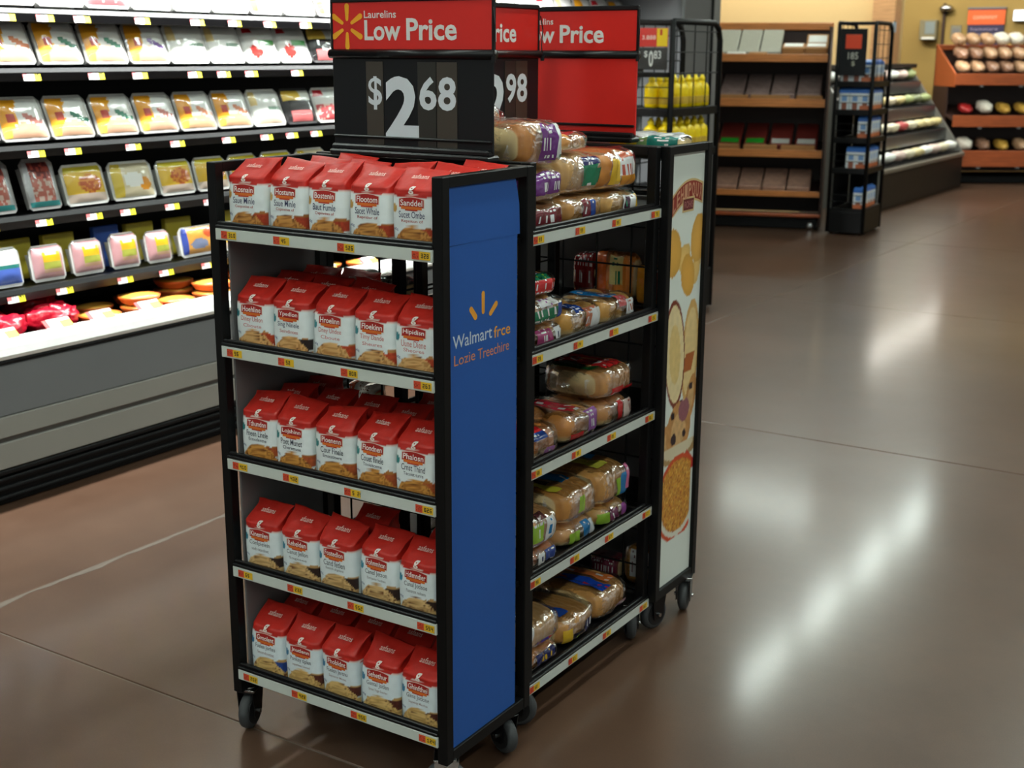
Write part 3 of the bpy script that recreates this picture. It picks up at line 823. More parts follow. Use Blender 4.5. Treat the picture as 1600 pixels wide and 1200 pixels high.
def loaf_mesh(w, d, h, crust, crumb, seed, sliced=True):
    nx, ns = 40, 26; V, F, C = [], [], []
    for i in range(nx + 1):
        a = -1 + 2 * i / nx; k = max((1 - abs(a) ** 8) ** 0.3 if abs(a) < 1 else 0, 0.75)
        for j in range(ns):
            th = 2 * math.pi * j / ns; c, s = superell(th, 4.2)
            z = h / 2 + s * h / 2 * k
            if s > 0: z += 0.10 * h * math.cos(c * 1.5)
            cut = 0.965 if sliced and i % 4 == 0 else 1.0
            V.append((a * w / 2, c * d / 2 * k * cut, max(z * cut, 0.001)))
            n = wob(a * 6 + seed, c * 4, s * 4)
            C.append(s2l(crust) * (1 + .25 * n) if abs(a) < 0.97 else s2l(crumb))
    for i in range(nx):
        for j in range(ns): F.append((i * ns + j, (i + 1) * ns + j, (i + 1) * ns + (j + 1) % ns, i * ns + (j + 1) % ns))
    F.append(tuple(range(ns))); F.append(tuple(nx * ns + j for j in range(ns))[::-1])
    return mesh_of('loaf', V, F, (M_PRINT,), cols=np.array(C), smooth=True)

def bun_mesh(rx, ry, h, crust, crumb):
    prof = [(0.0, 0.0), (0.8, 0.0), (0.97, 0.12), (1.0, 0.3), (0.96, 0.55), (0.82, 0.78), (0.55, 0.94), (0.25, 1.0)]
    n = 16; V = [(0, 0, 0)]; C = [s2l(crumb)]; F = []
    for r, z in prof[1:]:
        for k in range(n):
            a = 2 * math.pi * k / n; V.append((rx * r * math.cos(a), ry * r * math.sin(a), h * z)); C.append(s2l(crumb) if z < 0.2 else s2l(crust) * (0.85 + 0.25 * z))
    for i in range(len(prof) - 2):
        for k in range(n):
            p, q = 1 + i * n + k, 1 + i * n + (k + 1) % n
            F.append((p, q, q + n, p + n))
    F.append(tuple(1 + (len(prof) - 2) * n + k for k in range(n)))
    F += [(0, 1 + (k + 1) % n, 1 + k) for k in range(n)]
    return mesh_of('bun', V, F, (M_PRINT,), cols=np.array(C), smooth=True)

def tail_mesh(seed, L=0.05, r=0.03):
    n, m = 14, 6; V, F = [], []
    for i in range(m + 1):
        q = i / m; rr = 0.012 + (r - 0.012) * (abs(q - 0.35) / 0.65) ** 0.8
        for k in range(n):
            a = 2 * math.pi * k / n; w = 1 + 0.35 * math.sin(a * 5 + seed) * q
            V.append((q * L, rr * w * math.cos(a), rr * 0.55 * w * math.sin(a)))
    for i in range(m):
        for k in range(n): F.append((i * n + k, i * n + (k + 1) % n, (i + 1) * n + (k + 1) % n, (i + 1) * n + k))
    return mesh_of('bag_tail', V, F, (M_FILM,), smooth=True)

def bread_pack(name, label, loc, rz, w, d, h, kind, crust, crumb, patches, seed, group, tilt=(0, 0), cat='bread', tail=None):
    t = thing(name, label, cat, loc, (tilt[0], tilt[1], rz), group)
    if kind == 'loaf':
        link('loaf', loaf_mesh(w * 0.93, d * 0.93, h * 0.86, crust, crumb, seed), t, (0, 0, 0.003))
    else:
        nx, ny = kind
        bm_ = bun_mesh(w * 0.46 / nx * 1.06, d * 0.46 / ny * 1.06, h * 0.90, crust, crumb)
        for i in range(nx):
            for j in range(ny):
                link('bun', bm_, t, ((i + .5 - nx / 2) * w * 0.9 / nx, (j + .5 - ny / 2) * d * 0.86 / ny, 0.005))
    link('film', pack_film(w, d, h, patches, seed), t)
    if tail: link('bag_tail', tail_mesh(seed), t, (tail * w / 2 * 0.94, 0, h * 0.45), (0, 0, 0 if tail > 0 else math.pi))
    return t

def build_bread():
    """packs on the rack that faces +X: width along Y, front towards +X"""
    g = 'bagged bread on the bread rack'
    RZ = math.pi / 2
    gold, tan, brown, pale = (205, 140, 66), (206, 160, 100), (150, 92, 46), (232, 204, 150)
    P = (104, 40, 120); MR = (110, 36, 44); GR = (30, 120, 84); RD_ = (196, 38, 40); BL = (36, 70, 150); CY = (30, 120, 180); WH = (226, 226, 226); LG = (150, 190, 60); NV = (40, 44, 96); YL = (232, 186, 50)
    X = -0.041
    specs = []
    def put(*a, **k): specs.append((a, k))
    heap = {}
    def lay(name, label, y, row, dz, w, d, h, kind, crust, patches, seed, back=0.0, tilt=(0, 0), rz=0.0, tail=None):
        h *= 0.90; w *= 0.965
        if w > 0.19 and back < 0.1: w = 0.19
        if back < 0.1:
            key = (row, 0 if y < 0.6 else (1 if y < 0.8 else 2))
            dz = heap.get(key, 0.0); heap[key] = dz + h * 1.06
        z = ZR[row] - 0.0095 + dz
        return bread_pack(name, label, (X - 0.028 - d / 2 - back, y, z), RZ + rz, w, d, h, kind, crust, pale, patches, seed, g, tilt, tail=tail)
    # top shelf
    put('bread_loaf', 'brown bread bag with a maroon label, bottom of the stack beside the blue sign', 0.515, 0, 0.0000, 0.183, 0.20, 0.069, 'loaf', brown, [(-0.9, 0.65, 0.03, 0.2, MR, WH)], 1)
    put('bread_loaf', 'bread bag with a purple label, middle of the stack beside the blue sign', 0.515, 0, 0.0781, 0.188, 0.20, 0.084, 'loaf', tan, [(-0.95, 0.7, 0.08, 0.24, P, WH)], 2, back=0.004)
    put('bread_loaf', 'big bread bag with a purple and white label on the highest stack', 0.515, 0, 0.1730, 0.191, 0.19, 0.118, 'loaf', (186, 122, 62), [(-0.35, 0.42, 0.05, 0.25, P, WH), (0.42, 0.78, 0.06, 0.27, WH, NV), (0.6, 0.8, 0.04, 0.10, GR, None)], 3, back=0.006, tilt=(0.0, 0.03), tail=-1)
    put('bread_loaf', 'bread bag with white and maroon print, bottom of the middle stack on the top shelf', 0.700, 0, 0.0000, 0.196, 0.20, 0.074, 'loaf', (196, 140, 72), [(-0.3, 0.05, 0.04, 0.22, MR, WH), (0.05, 0.35, 0.03, 0.2, BL, WH)], 4)
    put('bread_loaf', 'bread bag with a teal and navy label in the middle of the top shelf', 0.700, 0, 0.0818, 0.183, 0.20, 0.106, 'loaf', tan, [(-0.05, 0.55, 0.06, 0.16, GR, WH), (0.0, 0.62, 0.16, 0.25, NV, WH), (0.4, 0.8, 0.08, 0.14, GR, None)], 5, back=0.006, rz=-0.12)
    put('bun_pack', 'small pack of golden buns on top of the middle bread stack', 0.700, 0, 0.1879, 0.138, 0.18, 0.045, (2, 2), gold, [(-0.2, 0.5, 0.3, 0.5, RD_, WH)], 6, back=0.03)
    put('bread_loaf', 'flat bread bag with a berry label at the poster end of the top shelf', 0.885, 0, 0.0000, 0.188, 0.20, 0.069, 'loaf', (206, 156, 84), [(-0.1, 0.5, 0.05, 0.2, WH, MR), (-0.0, 0.3, 0.1, 0.19, (70, 40, 60), GR), (0.55, 0.85, 0.06, 0.2, YL, None)], 7)
    put('bread_loaf', 'golden bread bag with an orange and red label, poster end of the top shelf', 0.885, 0, 0.0781, 0.191, 0.20, 0.112, 'loaf', (196, 128, 56), [(-0.7, -0.25, 0.05, 0.19, YL, None), (-0.25, 0.6, 0.12, 0.25, WH, (190, 80, 60)), (-0.1, 0.45, 0.19, 0.26, (190, 90, 60), WH), (0.6, 0.85, 0.13, 0.22, MR, None), (-0.2, 0.9, 0.03, 0.12, (224, 150, 50), None)], 8, back=0.004)
    # second shelf
    put('bun_pack', 'bun pack with blue and pink print, bottom of the stack on the second shelf', 0.515, 1, 0.0000, 0.170, 0.2, 0.058, (2, 2), gold, [(-0.6, 0.3, 0.05, 0.22, (160, 60, 110), WH), (0.4, 0.8, 0.06, 0.2, WH, NV)], 9)
    put('bun_pack', 'bun pack with a green and navy band on the second shelf', 0.515, 1, 0.0632, 0.179, 0.2, 0.069, (2, 2), gold, [(-0.8, 0.45, 0.03, 0.14, GR, WH), (0.45, 0.8, 0.03, 0.16, BL, None), (-0.3, 0.5, 0.16, 0.28, WH, (150, 80, 150))], 10)
    put('bun_pack', 'red and green topped bun pack crowning the stack on the second shelf', 0.515, 1, 0.1311, 0.165, 0.2, 0.056, (2, 2), gold, [(-0.9, 0.8, 0.04, 0.18, RD_, WH), (-0.9, 0.3, 0.18, 0.3, GR, LG), (-0.9, 0.2, 0.3, 0.45, BL, WH)], 11, back=0.01, tilt=(0, 0.05))
    put('bun_pack', 'bun pack with blue and white print midway along the second shelf', 0.700, 1, 0.0000, 0.196, 0.17, 0.078, (3, 2), (216, 160, 76), [(-0.45, -0.05, 0.2, 0.36, BL, WH), (-0.1, 0.45, 0.1, 0.24, (200, 120, 90), WH), (0.3, 0.7, 0.05, 0.2, WH, NV)], 12)
    put('bun_pack', 'bun pack with pink and white print at the poster end of the second shelf', 0.885, 1, 0.0000, 0.191, 0.17, 0.074, (3, 2), (212, 156, 76), [(-0.2, 0.3, 0.14, 0.3, (200, 90, 90), WH), (0.2, 0.75, 0.08, 0.2, WH, (190, 100, 60)), (-0.4, 0.1, 0.3, 0.45, CY, WH)], 13)
    put('bun_pack', 'bun pack with a dark green label lying behind on the second shelf', 0.78, 1, 0.0372, 0.191, 0.075, 0.090, (3, 1), (170, 112, 40), [(-0.6, -0.2, 0.2, 0.5, CY, WH), (0.1, 0.5, 0.2, 0.5, (10, 90, 80), None)], 14, back=0.208)
    # third shelf
    put('bun_pack', 'round bun pack with a red label nearest the blue sign on the third shelf', 0.515, 2, 0.0000, 0.165, 0.2, 0.084, (2, 2), (196, 120, 56), [(-0.9, 0.0, 0.24, 0.42, RD_, None), (-0.7, 0.0, 0.16, 0.26, BL, WH), (-0.2, 0.4, 0.04, 0.12, (170, 110, 170), WH)], 15)
    put('bun_pack', 'bun pack with red print midway along the third shelf', 0.700, 2, 0.0000, 0.183, 0.2, 0.087, (2, 2), (204, 134, 66), [(-0.3, 0.35, 0.3, 0.45, (196, 30, 50), WH), (0.1, 0.65, 0.1, 0.24, (150, 90, 160), WH), (-0.7, -0.1, 0.03, 0.12, RD_, None)], 16)
    put('bun_pack', 'bun pack with a red corner under another at the poster end of the third shelf', 0.885, 2, 0.0000, 0.191, 0.2, 0.078, (2, 2), (200, 140, 84), [(-0.2, 0.1, 0.04, 0.22, RD_, None), (0.2, 0.8, 0.05, 0.2, (214, 190, 180), (170, 90, 80))], 17)
    put('bread_loaf', 'bread bag with a red top label at the poster end of the third shelf', 0.885, 2, 0.0818, 0.191, 0.2, 0.095, 'loaf', (208, 150, 90), [(-0.5, 0.45, 0.27, 0.48, RD_, WH), (-0.9, -0.45, 0.32, 0.45, (20, 70, 30), None), (-0.5, 0.1, 0.04, 0.12, RD_, None), (0.0, 0.7, 0.04, 0.09, RD_, None)], 18)
    put('bun_pack', 'dark bun pack in a crumpled clear bag at the back of the third shelf', 0.700, 2, 0.0688, 0.183, 0.075, 0.101, (2, 1), (140, 70, 44), [(-0.3, 0.2, 0.2, 0.4, (70, 24, 30), None)], 19, back=0.208)
    # fourth shelf
    put('bread_loaf', 'bread bag with blue and lime spots nearest the blue sign on the fourth shelf', 0.515, 3, 0.0530, 0.170, 0.2, 0.095, 'loaf', (216, 158, 100), [(-0.9, -0.45, 0.26, 0.4, CY, WH), (-0.3, 0.1, 0.2, 0.3, (90, 50, 50), None), (-0.7, -0.1, 0.1, 0.18, LG, WH), (0.0, 0.5, 0.05, 0.2, WH, CY)], 20)
    put('bun_pack', 'bun pack with blue and white print at the bottom of the fourth shelf stack', 0.515, 3, 0.0000, 0.170, 0.2, 0.050, (2, 2), (196, 116, 66), [(0.0, 0.9, 0.05, 0.2, (60, 80, 150), WH), (-0.4, -0.1, 0.06, 0.18, WH, NV)], 21)
    put('bread_loaf', 'loaf with a blue top square midway along the fourth shelf', 0.700, 3, 0.0586, 0.183, 0.24, 0.106, 'loaf', (206, 144, 74), [(-0.1, 0.4, 0.34, 0.47, CY, WH), (-0.25, 0.1, 0.08, 0.16, LG, None), (-0.9, -0.55, 0.3, 0.4, (180, 170, 50), None), (-0.5, -0.3, 0.36, 0.44, (70, 40, 30), None)], 22)
    put('bun_pack', 'bun pack with blue and lime print under the middle loaf on the fourth shelf', 0.700, 3, 0.0000, 0.183, 0.21, 0.062, (2, 2), (214, 158, 100), [(0.0, 0.4, 0.08, 0.24, CY, WH), (0.4, 0.8, 0.06, 0.22, (210, 214, 220), (150, 150, 200)), (-0.7, -0.2, 0.05, 0.16, LG, None)], 23)
    put('bread_loaf', 'loaf with a rainbow end label at the poster end of the fourth shelf', 0.885, 3, 0.0539, 0.183, 0.25, 0.118, 'loaf', (212, 154, 84), [(0.1, 0.5, 0.36, 0.48, CY, WH), (-0.5, 0.0, 0.30, 0.38, (196, 190, 70), None), (0.0, 0.25, 0.04, 0.14, LG, YL), (0.25, 0.5, 0.05, 0.16, CY, None), (0.5, 0.8, 0.08, 0.22, (216, 120, 160), WH)], 24)
    put('bun_pack', 'bun pack with purple and pink print under the end loaf on the fourth shelf', 0.885, 3, 0.0000, 0.183, 0.2, 0.056, (2, 2), (210, 160, 90), [(-0.5, 0.0, 0.05, 0.2, (110, 50, 80), WH), (0.2, 0.6, 0.06, 0.2, (170, 90, 170), YL), (-0.9, -0.5, 0.06, 0.18, LG, None)], 25)
    # bottom shelf
    put('bread_loaf', 'bread bag with a navy stripe at the bottom of the bottom shelf stack', 0.515, 4, 0.0000, 0.183, 0.2, 0.056, 'loaf', (190, 124, 66), [(-0.4, 0.6, 0.1, 0.2, NV, YL)], 26)
    put('bread_loaf', 'bread bag with blue top and purple stripe on the bottom shelf stack', 0.515, 4, 0.0632, 0.188, 0.22, 0.095, 'loaf', (214, 166, 108), [(-0.9, -0.3, 0.34, 0.5, (20, 80, 140), WH), (-0.3, 0.9, 0.03, 0.10, (76, 44, 140), RD_), (-0.9, -0.6, 0.1, 0.2, WH, NV)], 27)
    put('bread_loaf', 'bread bag with a navy and yellow end midway along the bottom shelf', 0.700, 4, 0.0000, 0.183, 0.22, 0.090, 'loaf', (208, 150, 84), [(-0.6, -0.2, 0.3, 0.42, BL, None), (-0.8, -0.5, 0.05, 0.13, YL, None), (-0.4, 0.1, 0.04, 0.12, (30, 30, 40), LG), (0.2, 0.7, 0.05, 0.14, NV, WH)], 28)
    put('bread_loaf', 'bread bag with a red and orange label at the poster end of the bottom shelf', 0.885, 4, 0.0000, 0.191, 0.23, 0.101, 'loaf', (210, 152, 84), [(-0.5, -0.0, 0.26, 0.42, (30, 70, 170), RD_), (0.1, 0.6, 0.3, 0.42, (220, 120, 60), WH), (0.0, 0.7, 0.05, 0.12, (190, 150, 160), WH)], 29)
    put('bread_loaf', 'loaf with a cyan label lying across the back of the bottom shelf', 0.700, 4, 0.0372, 0.196, 0.06, 0.101, 'loaf', (180, 116, 60), [(-0.5, -0.1, 0.25, 0.5, (60, 120, 190), WH)], 30, back=0.222)
    put('bread_loaf', 'loaf with a blue and white end at the back of the bottom bread shelf', 0.560, 4, 0.0846, 0.147, 0.06, 0.090, 'loaf', (120, 84, 60), [(-0.4, 0.3, 0.1, 0.35, (40, 80, 120), WH)], 31, back=0.222)
    for a, k in sorted(specs, key=lambda q: (q[0][3], q[0][4])): lay(*a, **k)
    # on the racks' tops and behind
    bread_pack('bread_loaf', 'long loaf in a clear bag leaning behind the highest bread stack', (-0.304, 0.535, ZR[0] + 0.125), RZ, 0.22, 0.055, 0.15, 'loaf', (190, 128, 70), pale, [(-0.9, -0.5, 0.1, 0.4, WH, None), (0.0, 0.5, 0.3, 0.5, (60, 24, 24), WH)], 32, g, (0.0, 0.12), tail=-1)
    bread_pack('wrap_pack', 'silver, green and yellow wrap pack lying on the rear rack top', (-0.215, 1.182, ZR[0] + 0.118), 0.02, 0.34, 0.14, 0.062, 'loaf', (206, 208, 204), pale, [(-1, 0.95, 0.27, 0.6, (200, 204, 204), None), (-0.2, 0.28, 0.0, 0.2, (196, 184, 50), (130, 160, 80)), (0.28, 0.5, 0.0, 0.23, (110, 150, 96), WH), (0.5, 0.92, 0.0, 0.27, (20, 116, 104), WH)], 33, 'bagged bread on the rear rack')
    # rear and far racks, seen through the grids: orange snack bags and trays
    for n, (x, y, z, w, h, crust, pt, lab) in enumerate((
            (-0.315, 1.14, ZR[1], 0.07, 0.13, (150, 40, 40), [(-1, 1, 0.1, 0.5, (140, 36, 36), WH)], 'maroon printed snack bag behind the grid above the second bread shelf'),
            (-0.215, 1.13, ZR[1], 0.125, 0.145, (226, 130, 40), [(-0.1, 0.5, 0.12, 0.26, (220, 196, 120), GR), (-1, -0.3, 0.0, 0.3, (216, 96, 30), None)], 'large orange snack bag behind the grid above the second bread shelf'),
            (-0.100, 1.13, ZR[1], 0.095, 0.115, (226, 140, 30), [(0.2, 0.7, 0.06, 0.22, (150, 40, 30), WH), (-1, 0.1, 0.0, 0.3, (226, 150, 36), None)], 'small orange snack bag behind the grid above the second bread shelf'),
            (-0.105, 1.13, ZR[4], 0.11, 0.12, (214, 150, 70), [(-0.5, 0.5, 0.1, 0.25, WH, MR)], 'amber snack bag behind the grid above the bottom bread shelf'),
            (-0.225, 1.13, ZR[4], 0.10, 0.07, (130, 40, 56), [(-0.8, 0.8, 0.0, 0.25, (120, 34, 60), WH)], 'dark red carton behind the grid above the bottom bread shelf'),
            (-0.555, 0.43, ZR[2], 0.085, 0.14, (214, 90, 50), [(-1, -0.2, 0.0, 0.5, (220, 90, 50), WH), (-0.2, 1, 0.0, 0.5, (236, 224, 210), (120, 60, 40))], 'orange and white snack bag seen behind the third cookie shelf'),
            (-0.560, 0.43, ZR[1], 0.07, 0.15, (150, 130, 100), [(-1, 1, 0.25, 0.6, WH, None)], 'clear cookie tray seen behind the second cookie shelf, nearer the case'),
            (-0.462, 0.445, ZR[1], 0.095, 0.15, (60, 54, 48), [], 'dark cookie tray seen behind the second cookie shelf'),
            (-0.575, 0.46, ZR[0], 0.09, 0.178, (120, 130, 150), [(-1, 1, 0.2, 0.6, (190, 198, 210), NV)], 'crumpled silver snack bag showing behind the foot of the price sign'))):
        bread_pack('snack_bag', lab, (x, y, z - 0.008), 0.0, w, 0.085, h, 'loaf', crust, pale, pt, 40 + n, 'snack bags on the rear and far racks', cat='bag')

# ------------------------------------------------------------------ refrigerated case
CASE_Y0, CASE_Y1 = -0.7, 6.15
SHELF = [(-2.75, 1.742), (-2.75, 1.528), (-2.75, 1.246), (-2.75, 0.986), (-2.70, 0.722)]
def build_case():
    L = CASE_Y1 - CASE_Y0; yc = (CASE_Y0 + CASE_Y1) / 2
    t = thing('refrigerated_case', 'long open refrigerated case with black shelves, grey front and white bumper', 'refrigerator', (0, 0, 0))
    bx('plinth', t, (-2.82, yc, 0.07), (0.66, L, 0.135), M_BLACKC, 0.003)
    for z in (0.028, 0.062, 0.096):
        link('kick_ridge', MB().tube([(-2.486, CASE_Y0, z), (-2.486, CASE_Y1, z)], 0.012, 8).mesh('kick_ridge', M_BLACKC, True), t)
    bx('kick_ridge', t, (-2.478, yc, 0.125), (0.02, L, 0.018), M_BLACKC, 0.004)
    bx('lower_panel', t, (-2.80, yc, 0.185), (0.655, L, 0.096), M_CASEL, 0.003)
    bx('panel_gap', t, (-2.80, yc, 0.243), (0.63, L, 0.022), mat('panel_gap_grey', (92, 88, 84), 0.6), 0.001)  # recessed strip between the panels, in a darker grey
    bx('middle_panel', t, (-2.80, yc, 0.291), (0.665, L, 0.076), M_CASEL, 0.003)
    bx('front_panel', t, (-2.80, yc, 0.423), (0.655, L, 0.185), M_CASEG, 0.003)
    bx('bumper_trim', t, (-2.50, yc, 0.5265), (0.075, L, 0.016), M_BLACKC, 0.006)
    link('bumper', MB().prism([(-2.462, 0.536), (-2.455, 0.55), (-2.462, 0.578), (-2.50, 0.592), (-2.56, 0.592), (-2.56, 0.536)], 1, CASE_Y0, CASE_Y1).mesh('bumper', M_WHITEB), t)
    bx('well_deck', t, (-2.86, yc, 0.54), (0.60, L, 0.02), M_BLACKC, 0.002)
    bx('back_panel', t, (-3.16, yc, 1.20), (0.03, L, 2.2), M_BLACKC, 0.002)
    bx('canopy', t, (-2.84, yc, 2.16), (0.66, L, 0.18), M_BLACKC, 0.01)
    bx('lamp_blocker_lip', t, (-2.508, yc, 2.07), (0.02, L, 0.23), M_BLACKC, 0.004)  # unseen lip, added to keep the lamp's mirror image off the floor
    for y in (CASE_Y0 - 0.02, CASE_Y1 + 0.02): bx('end_panel', t, (-2.83, y, 1.13), (0.72, 0.04, 2.26), M_CASEG, 0.004)
    rnd = random.Random(5)
    def ctag(seed, hot):
        def col(u, v):
            i, j = int(u * 16), int(v * 9)
            if u > 0.62: return s2l((40, 40, 20)) if (0.70 < u < 0.92 and 0.3 < v < 0.7 and random.Random(seed * 99 + i * 7 + j).random() < 0.5) else s2l((236, 226, 40))
            if u < 0.26 and v > 0.25: return s2l((226, 110, 112))
            return s2l((232, 228, 226)) if not (0.3 < u < 0.55 and 0.35 < v < 0.55 and i % 2) else s2l((170, 150, 150))
        return paint_grid('price_tag', 16, 9, lambda u, v: (0.0, (u - 0.5) * 0.078, (v - 0.5) * 0.042), col, M_PRINT)
    tm = [ctag(k, k) for k in range(4)]
    for k, (x, z) in enumerate(SHELF):
        sh = link('shelf', MB().box((x - 0.20, yc, z - 0.010), (0.40, L - 0.01, 0.014), 0.002).mesh('shelf', M_BLACKC), t)
        link('shelf_rail', MB().prism([(x - 0.02, z - 0.042), (x + 0.004, z - 0.040), (x + 0.012, z - 0.010), (x + 0.004, z + 0.006), (x - 0.02, z + 0.006)], 1, CASE_Y0, CASE_Y1).mesh('shelf_rail', M_BLACKG), sh)
        yend = 6.0 if k == 0 else 3.2
        y = 0.55 + 0.05 * k
        while y < yend:
            link('price_tag', tm[rnd.randrange(4)], sh, (x + 0.0115, y, z - 0.019), (0, math.radians(-16), 0))
            y += rnd.choice((0.17, 0.22, 0.24, 0.30))
    big_tag = paint_grid('price_tag', 12, 8, lambda u, v: (0.0, (u - 0.5) * 0.12, (v - 0.5) * 0.052), lambda u, v: s2l((240, 206, 60)) if u > 0.55 and v < 0.75 else (s2l((214, 60, 60)) if u < 0.14 and v > 0.3 else s2l((238, 234, 224))), M_PRINT)
    for y in (0.82, 1.06, 1.26, 1.50, 2.10, 2.33, 2.6, 2.9):
        link('price_tag', big_tag, t, (-2.548, y, 0.606), (0, math.radians(-50), 0), )
    return t

OR, OY, GRN, PCH, WHT, PNK = (240, 168, 40), (244, 206, 90), (30, 120, 90), (226, 180, 150), (238, 238, 234), (220, 120, 120)
def deli_label(kind, seed):
    r = random.Random(seed); dx = r.uniform(-.05, .05)
    def col(u, v):
        n = wob(u * 9, v * 9, seed); c = WHT
        if kind in ('green', 'peach', 'purple', 'orange'):
            if u < 0.26 + 0.18 * v + 0.05 * n: c = OR if v > 0.25 else OY
            if 0.13 < u < 0.30 and 0.40 < v < 0.60: c = (190, 64, 40)
            if v < 0.36 - 0.5 * (u - 0.55) ** 2 * 2 + 0.05 * n and u > 0.2: c = PCH if kind != 'orange' else (234, 190, 150)
            if u > 0.48 and abs(v - (0.50 + 0.12 * math.sin(u * 5))) < 0.075: c = {'green': GRN, 'peach': (200, 120, 110), 'purple': (100, 60, 140), 'orange': (214, 130, 90)}[kind]
        elif kind == 'pepper':
            if 0.06 < u < 0.3 and v > 0.82: c = (206, 30, 40)
            if math.hypot((u - .32) / .2, (v - .28) / .2) < 1: c = (214, 50, 44)
            if u > 0.4 and abs(v - 0.53) < 0.07: c = (50, 150, 60)
        elif kind == 'black':
            c = (34, 32, 34)
            if v > 0.66: c = OY if u < .6 else (230, 230, 220)
            if v < 0.36 and 0.15 < u < 0.85: c = (206, 110, 110)
        elif kind == 'white':
            if u < 0.2 and v > 0.55: c = (240, 214, 150)
            if v < 0.3: c = (236, 214, 190)
            if u > .5 and abs(v - .45) < .05: c = (120, 150, 130)
        elif kind == 'redwhite':
            if v < 0.5: c = (214, 92, 96) if n > -0.2 else (238, 214, 200)
            if u < 0.3 and v > 0.78: c = (200, 40, 50)
        elif kind == 'blue':
            if v < .45: c = (80, 110, 200)
            if .45 < v < .55: c = (40, 130, 120)
        elif kind == 'yellow':
            c = (238, 196, 66)
            if math.hypot((u - .6) / .32, (v - .5) / .26) < 1: c = (206, 104, 50) if n > 0 else (230, 150, 60)
            if v < 0.2: c = (226, 206, 190)
            if v > 0.86: c = (232, 214, 70)
        elif kind == 'yellowbag':
            c = (226, 214, 180)
            if u < 0.25: c = (232, 204, 80)
            if math.hypot((u - .78) / .16, (v - .35) / .2) < 1: c = (226, 150, 40)
            if math.hypot((u - .5) / .25, (v - .5) / .25) < 1: c = (250, 250, 245)
        elif kind == 'ham':
            c = (206, 156, 160)
            if 0.22 < u < 0.80 and 0.14 < v < 0.84:
                c = (232, 186, 30) if v > 0.5 else ((170, 176, 70) if v > 0.3 else (206, 170, 140))
                if v > .7 and .3 < u < .7: c = (240, 232, 200)
        elif kind == 'orangeblue':
            c = (222, 160, 70)
            if u < .12: c = (60, 80, 170)
            if math.hypot((u - .45) / .25, (v - .35) / .2) < 1: c = (120, 130, 160)
            if math.hypot((u - .8) / .2, (v - .75) / .2) < 1: c = (200, 90, 50)
        elif kind == 'salami':
            c = (196, 198, 200) if not (0.15 < u < 0.85) else ((190, 110, 96) if n > -.1 else (214, 190, 176))
            if .15 < u < .85 and v > .62: c = (190, 84, 70) if n > 0 else (120, 50, 50)
            if v < .1: c = (60, 150, 150)
        return s2l(c)
    return col

def tray_mesh(w, h, d, m, rim=0.006):
    """shallow open-front tray standing up: back at y=d, flange at y=0"""
    return MB().prism([(-w / 2 + .012, 0), (w / 2 - .012, 0), (w / 2, .012), (w / 2, h - .02), (w / 2 - .02, h), (-w / 2 + .02, h), (-w / 2, h - .02), (-w / 2, .012)], 1, 0.0, 0.006) \
        .prism([(-w / 2 + .02, .012), (w / 2 - .02, .012), (w / 2 - .012, h - .03), (-w / 2 + .012, h - .03)], 1, 0.006, d).mesh('tray', m)

def make_deli(kind, w, h, seed, label, loc, rot, group):
    t = thing('deli_pack', label, 'meat pack', loc, rot, group)
    ham = kind in ('ham',); flat = kind in ('yellow', 'orangeblue')
    m = M_TRAYK if kind in ('black',) else (M_TRAYC if kind in ('green', 'peach', 'purple', 'orange', 'salami') else M_TRAYW)
    d = 0.045
    link('tray', tray_mesh(w, h, d, m), t)
    # printed sheet, a little domed, with rounded upper corners
    b = 0.014 if not ham else 0.03
    ws, hs = w * 0.90, h * 0.86
    def fn(u, v):
        q = (1 - (2 * u - 1) ** 4) * (1 - (2 * v - 1) ** 4)
        cut = 1 - 0.06 * max(0, v - 0.85) / 0.15
        return ((u - .5) * ws * cut, -0.002 - b * q + 0.002 * wob(u * 5, v * 5, seed), 0.012 + v * hs)
    link('label_sheet', paint_grid('label_sheet', 22, 18, fn, deli_label(kind, seed), M_PACK, smooth=True), t)
    def fl(u, v):
        q = (1 - (2 * u - 1) ** 6) * (1 - (2 * v - 1) ** 6)
        return ((u - .5) * w * 0.99, -0.004 - (b + 0.006) * q, 0.003 + v * (h - 0.006))
    V = [fl(i / 10, j / 10) for j in range(11) for i in range(11)]
    F = [(j * 11 + i, j * 11 + i + 1, (j + 1) * 11 + i + 1, (j + 1) * 11 + i) for j in range(10) for i in range(10)]
    link('clear_lid', mesh_of('clear_lid', V, F, (M_LID,), smooth=True), t)
    return t

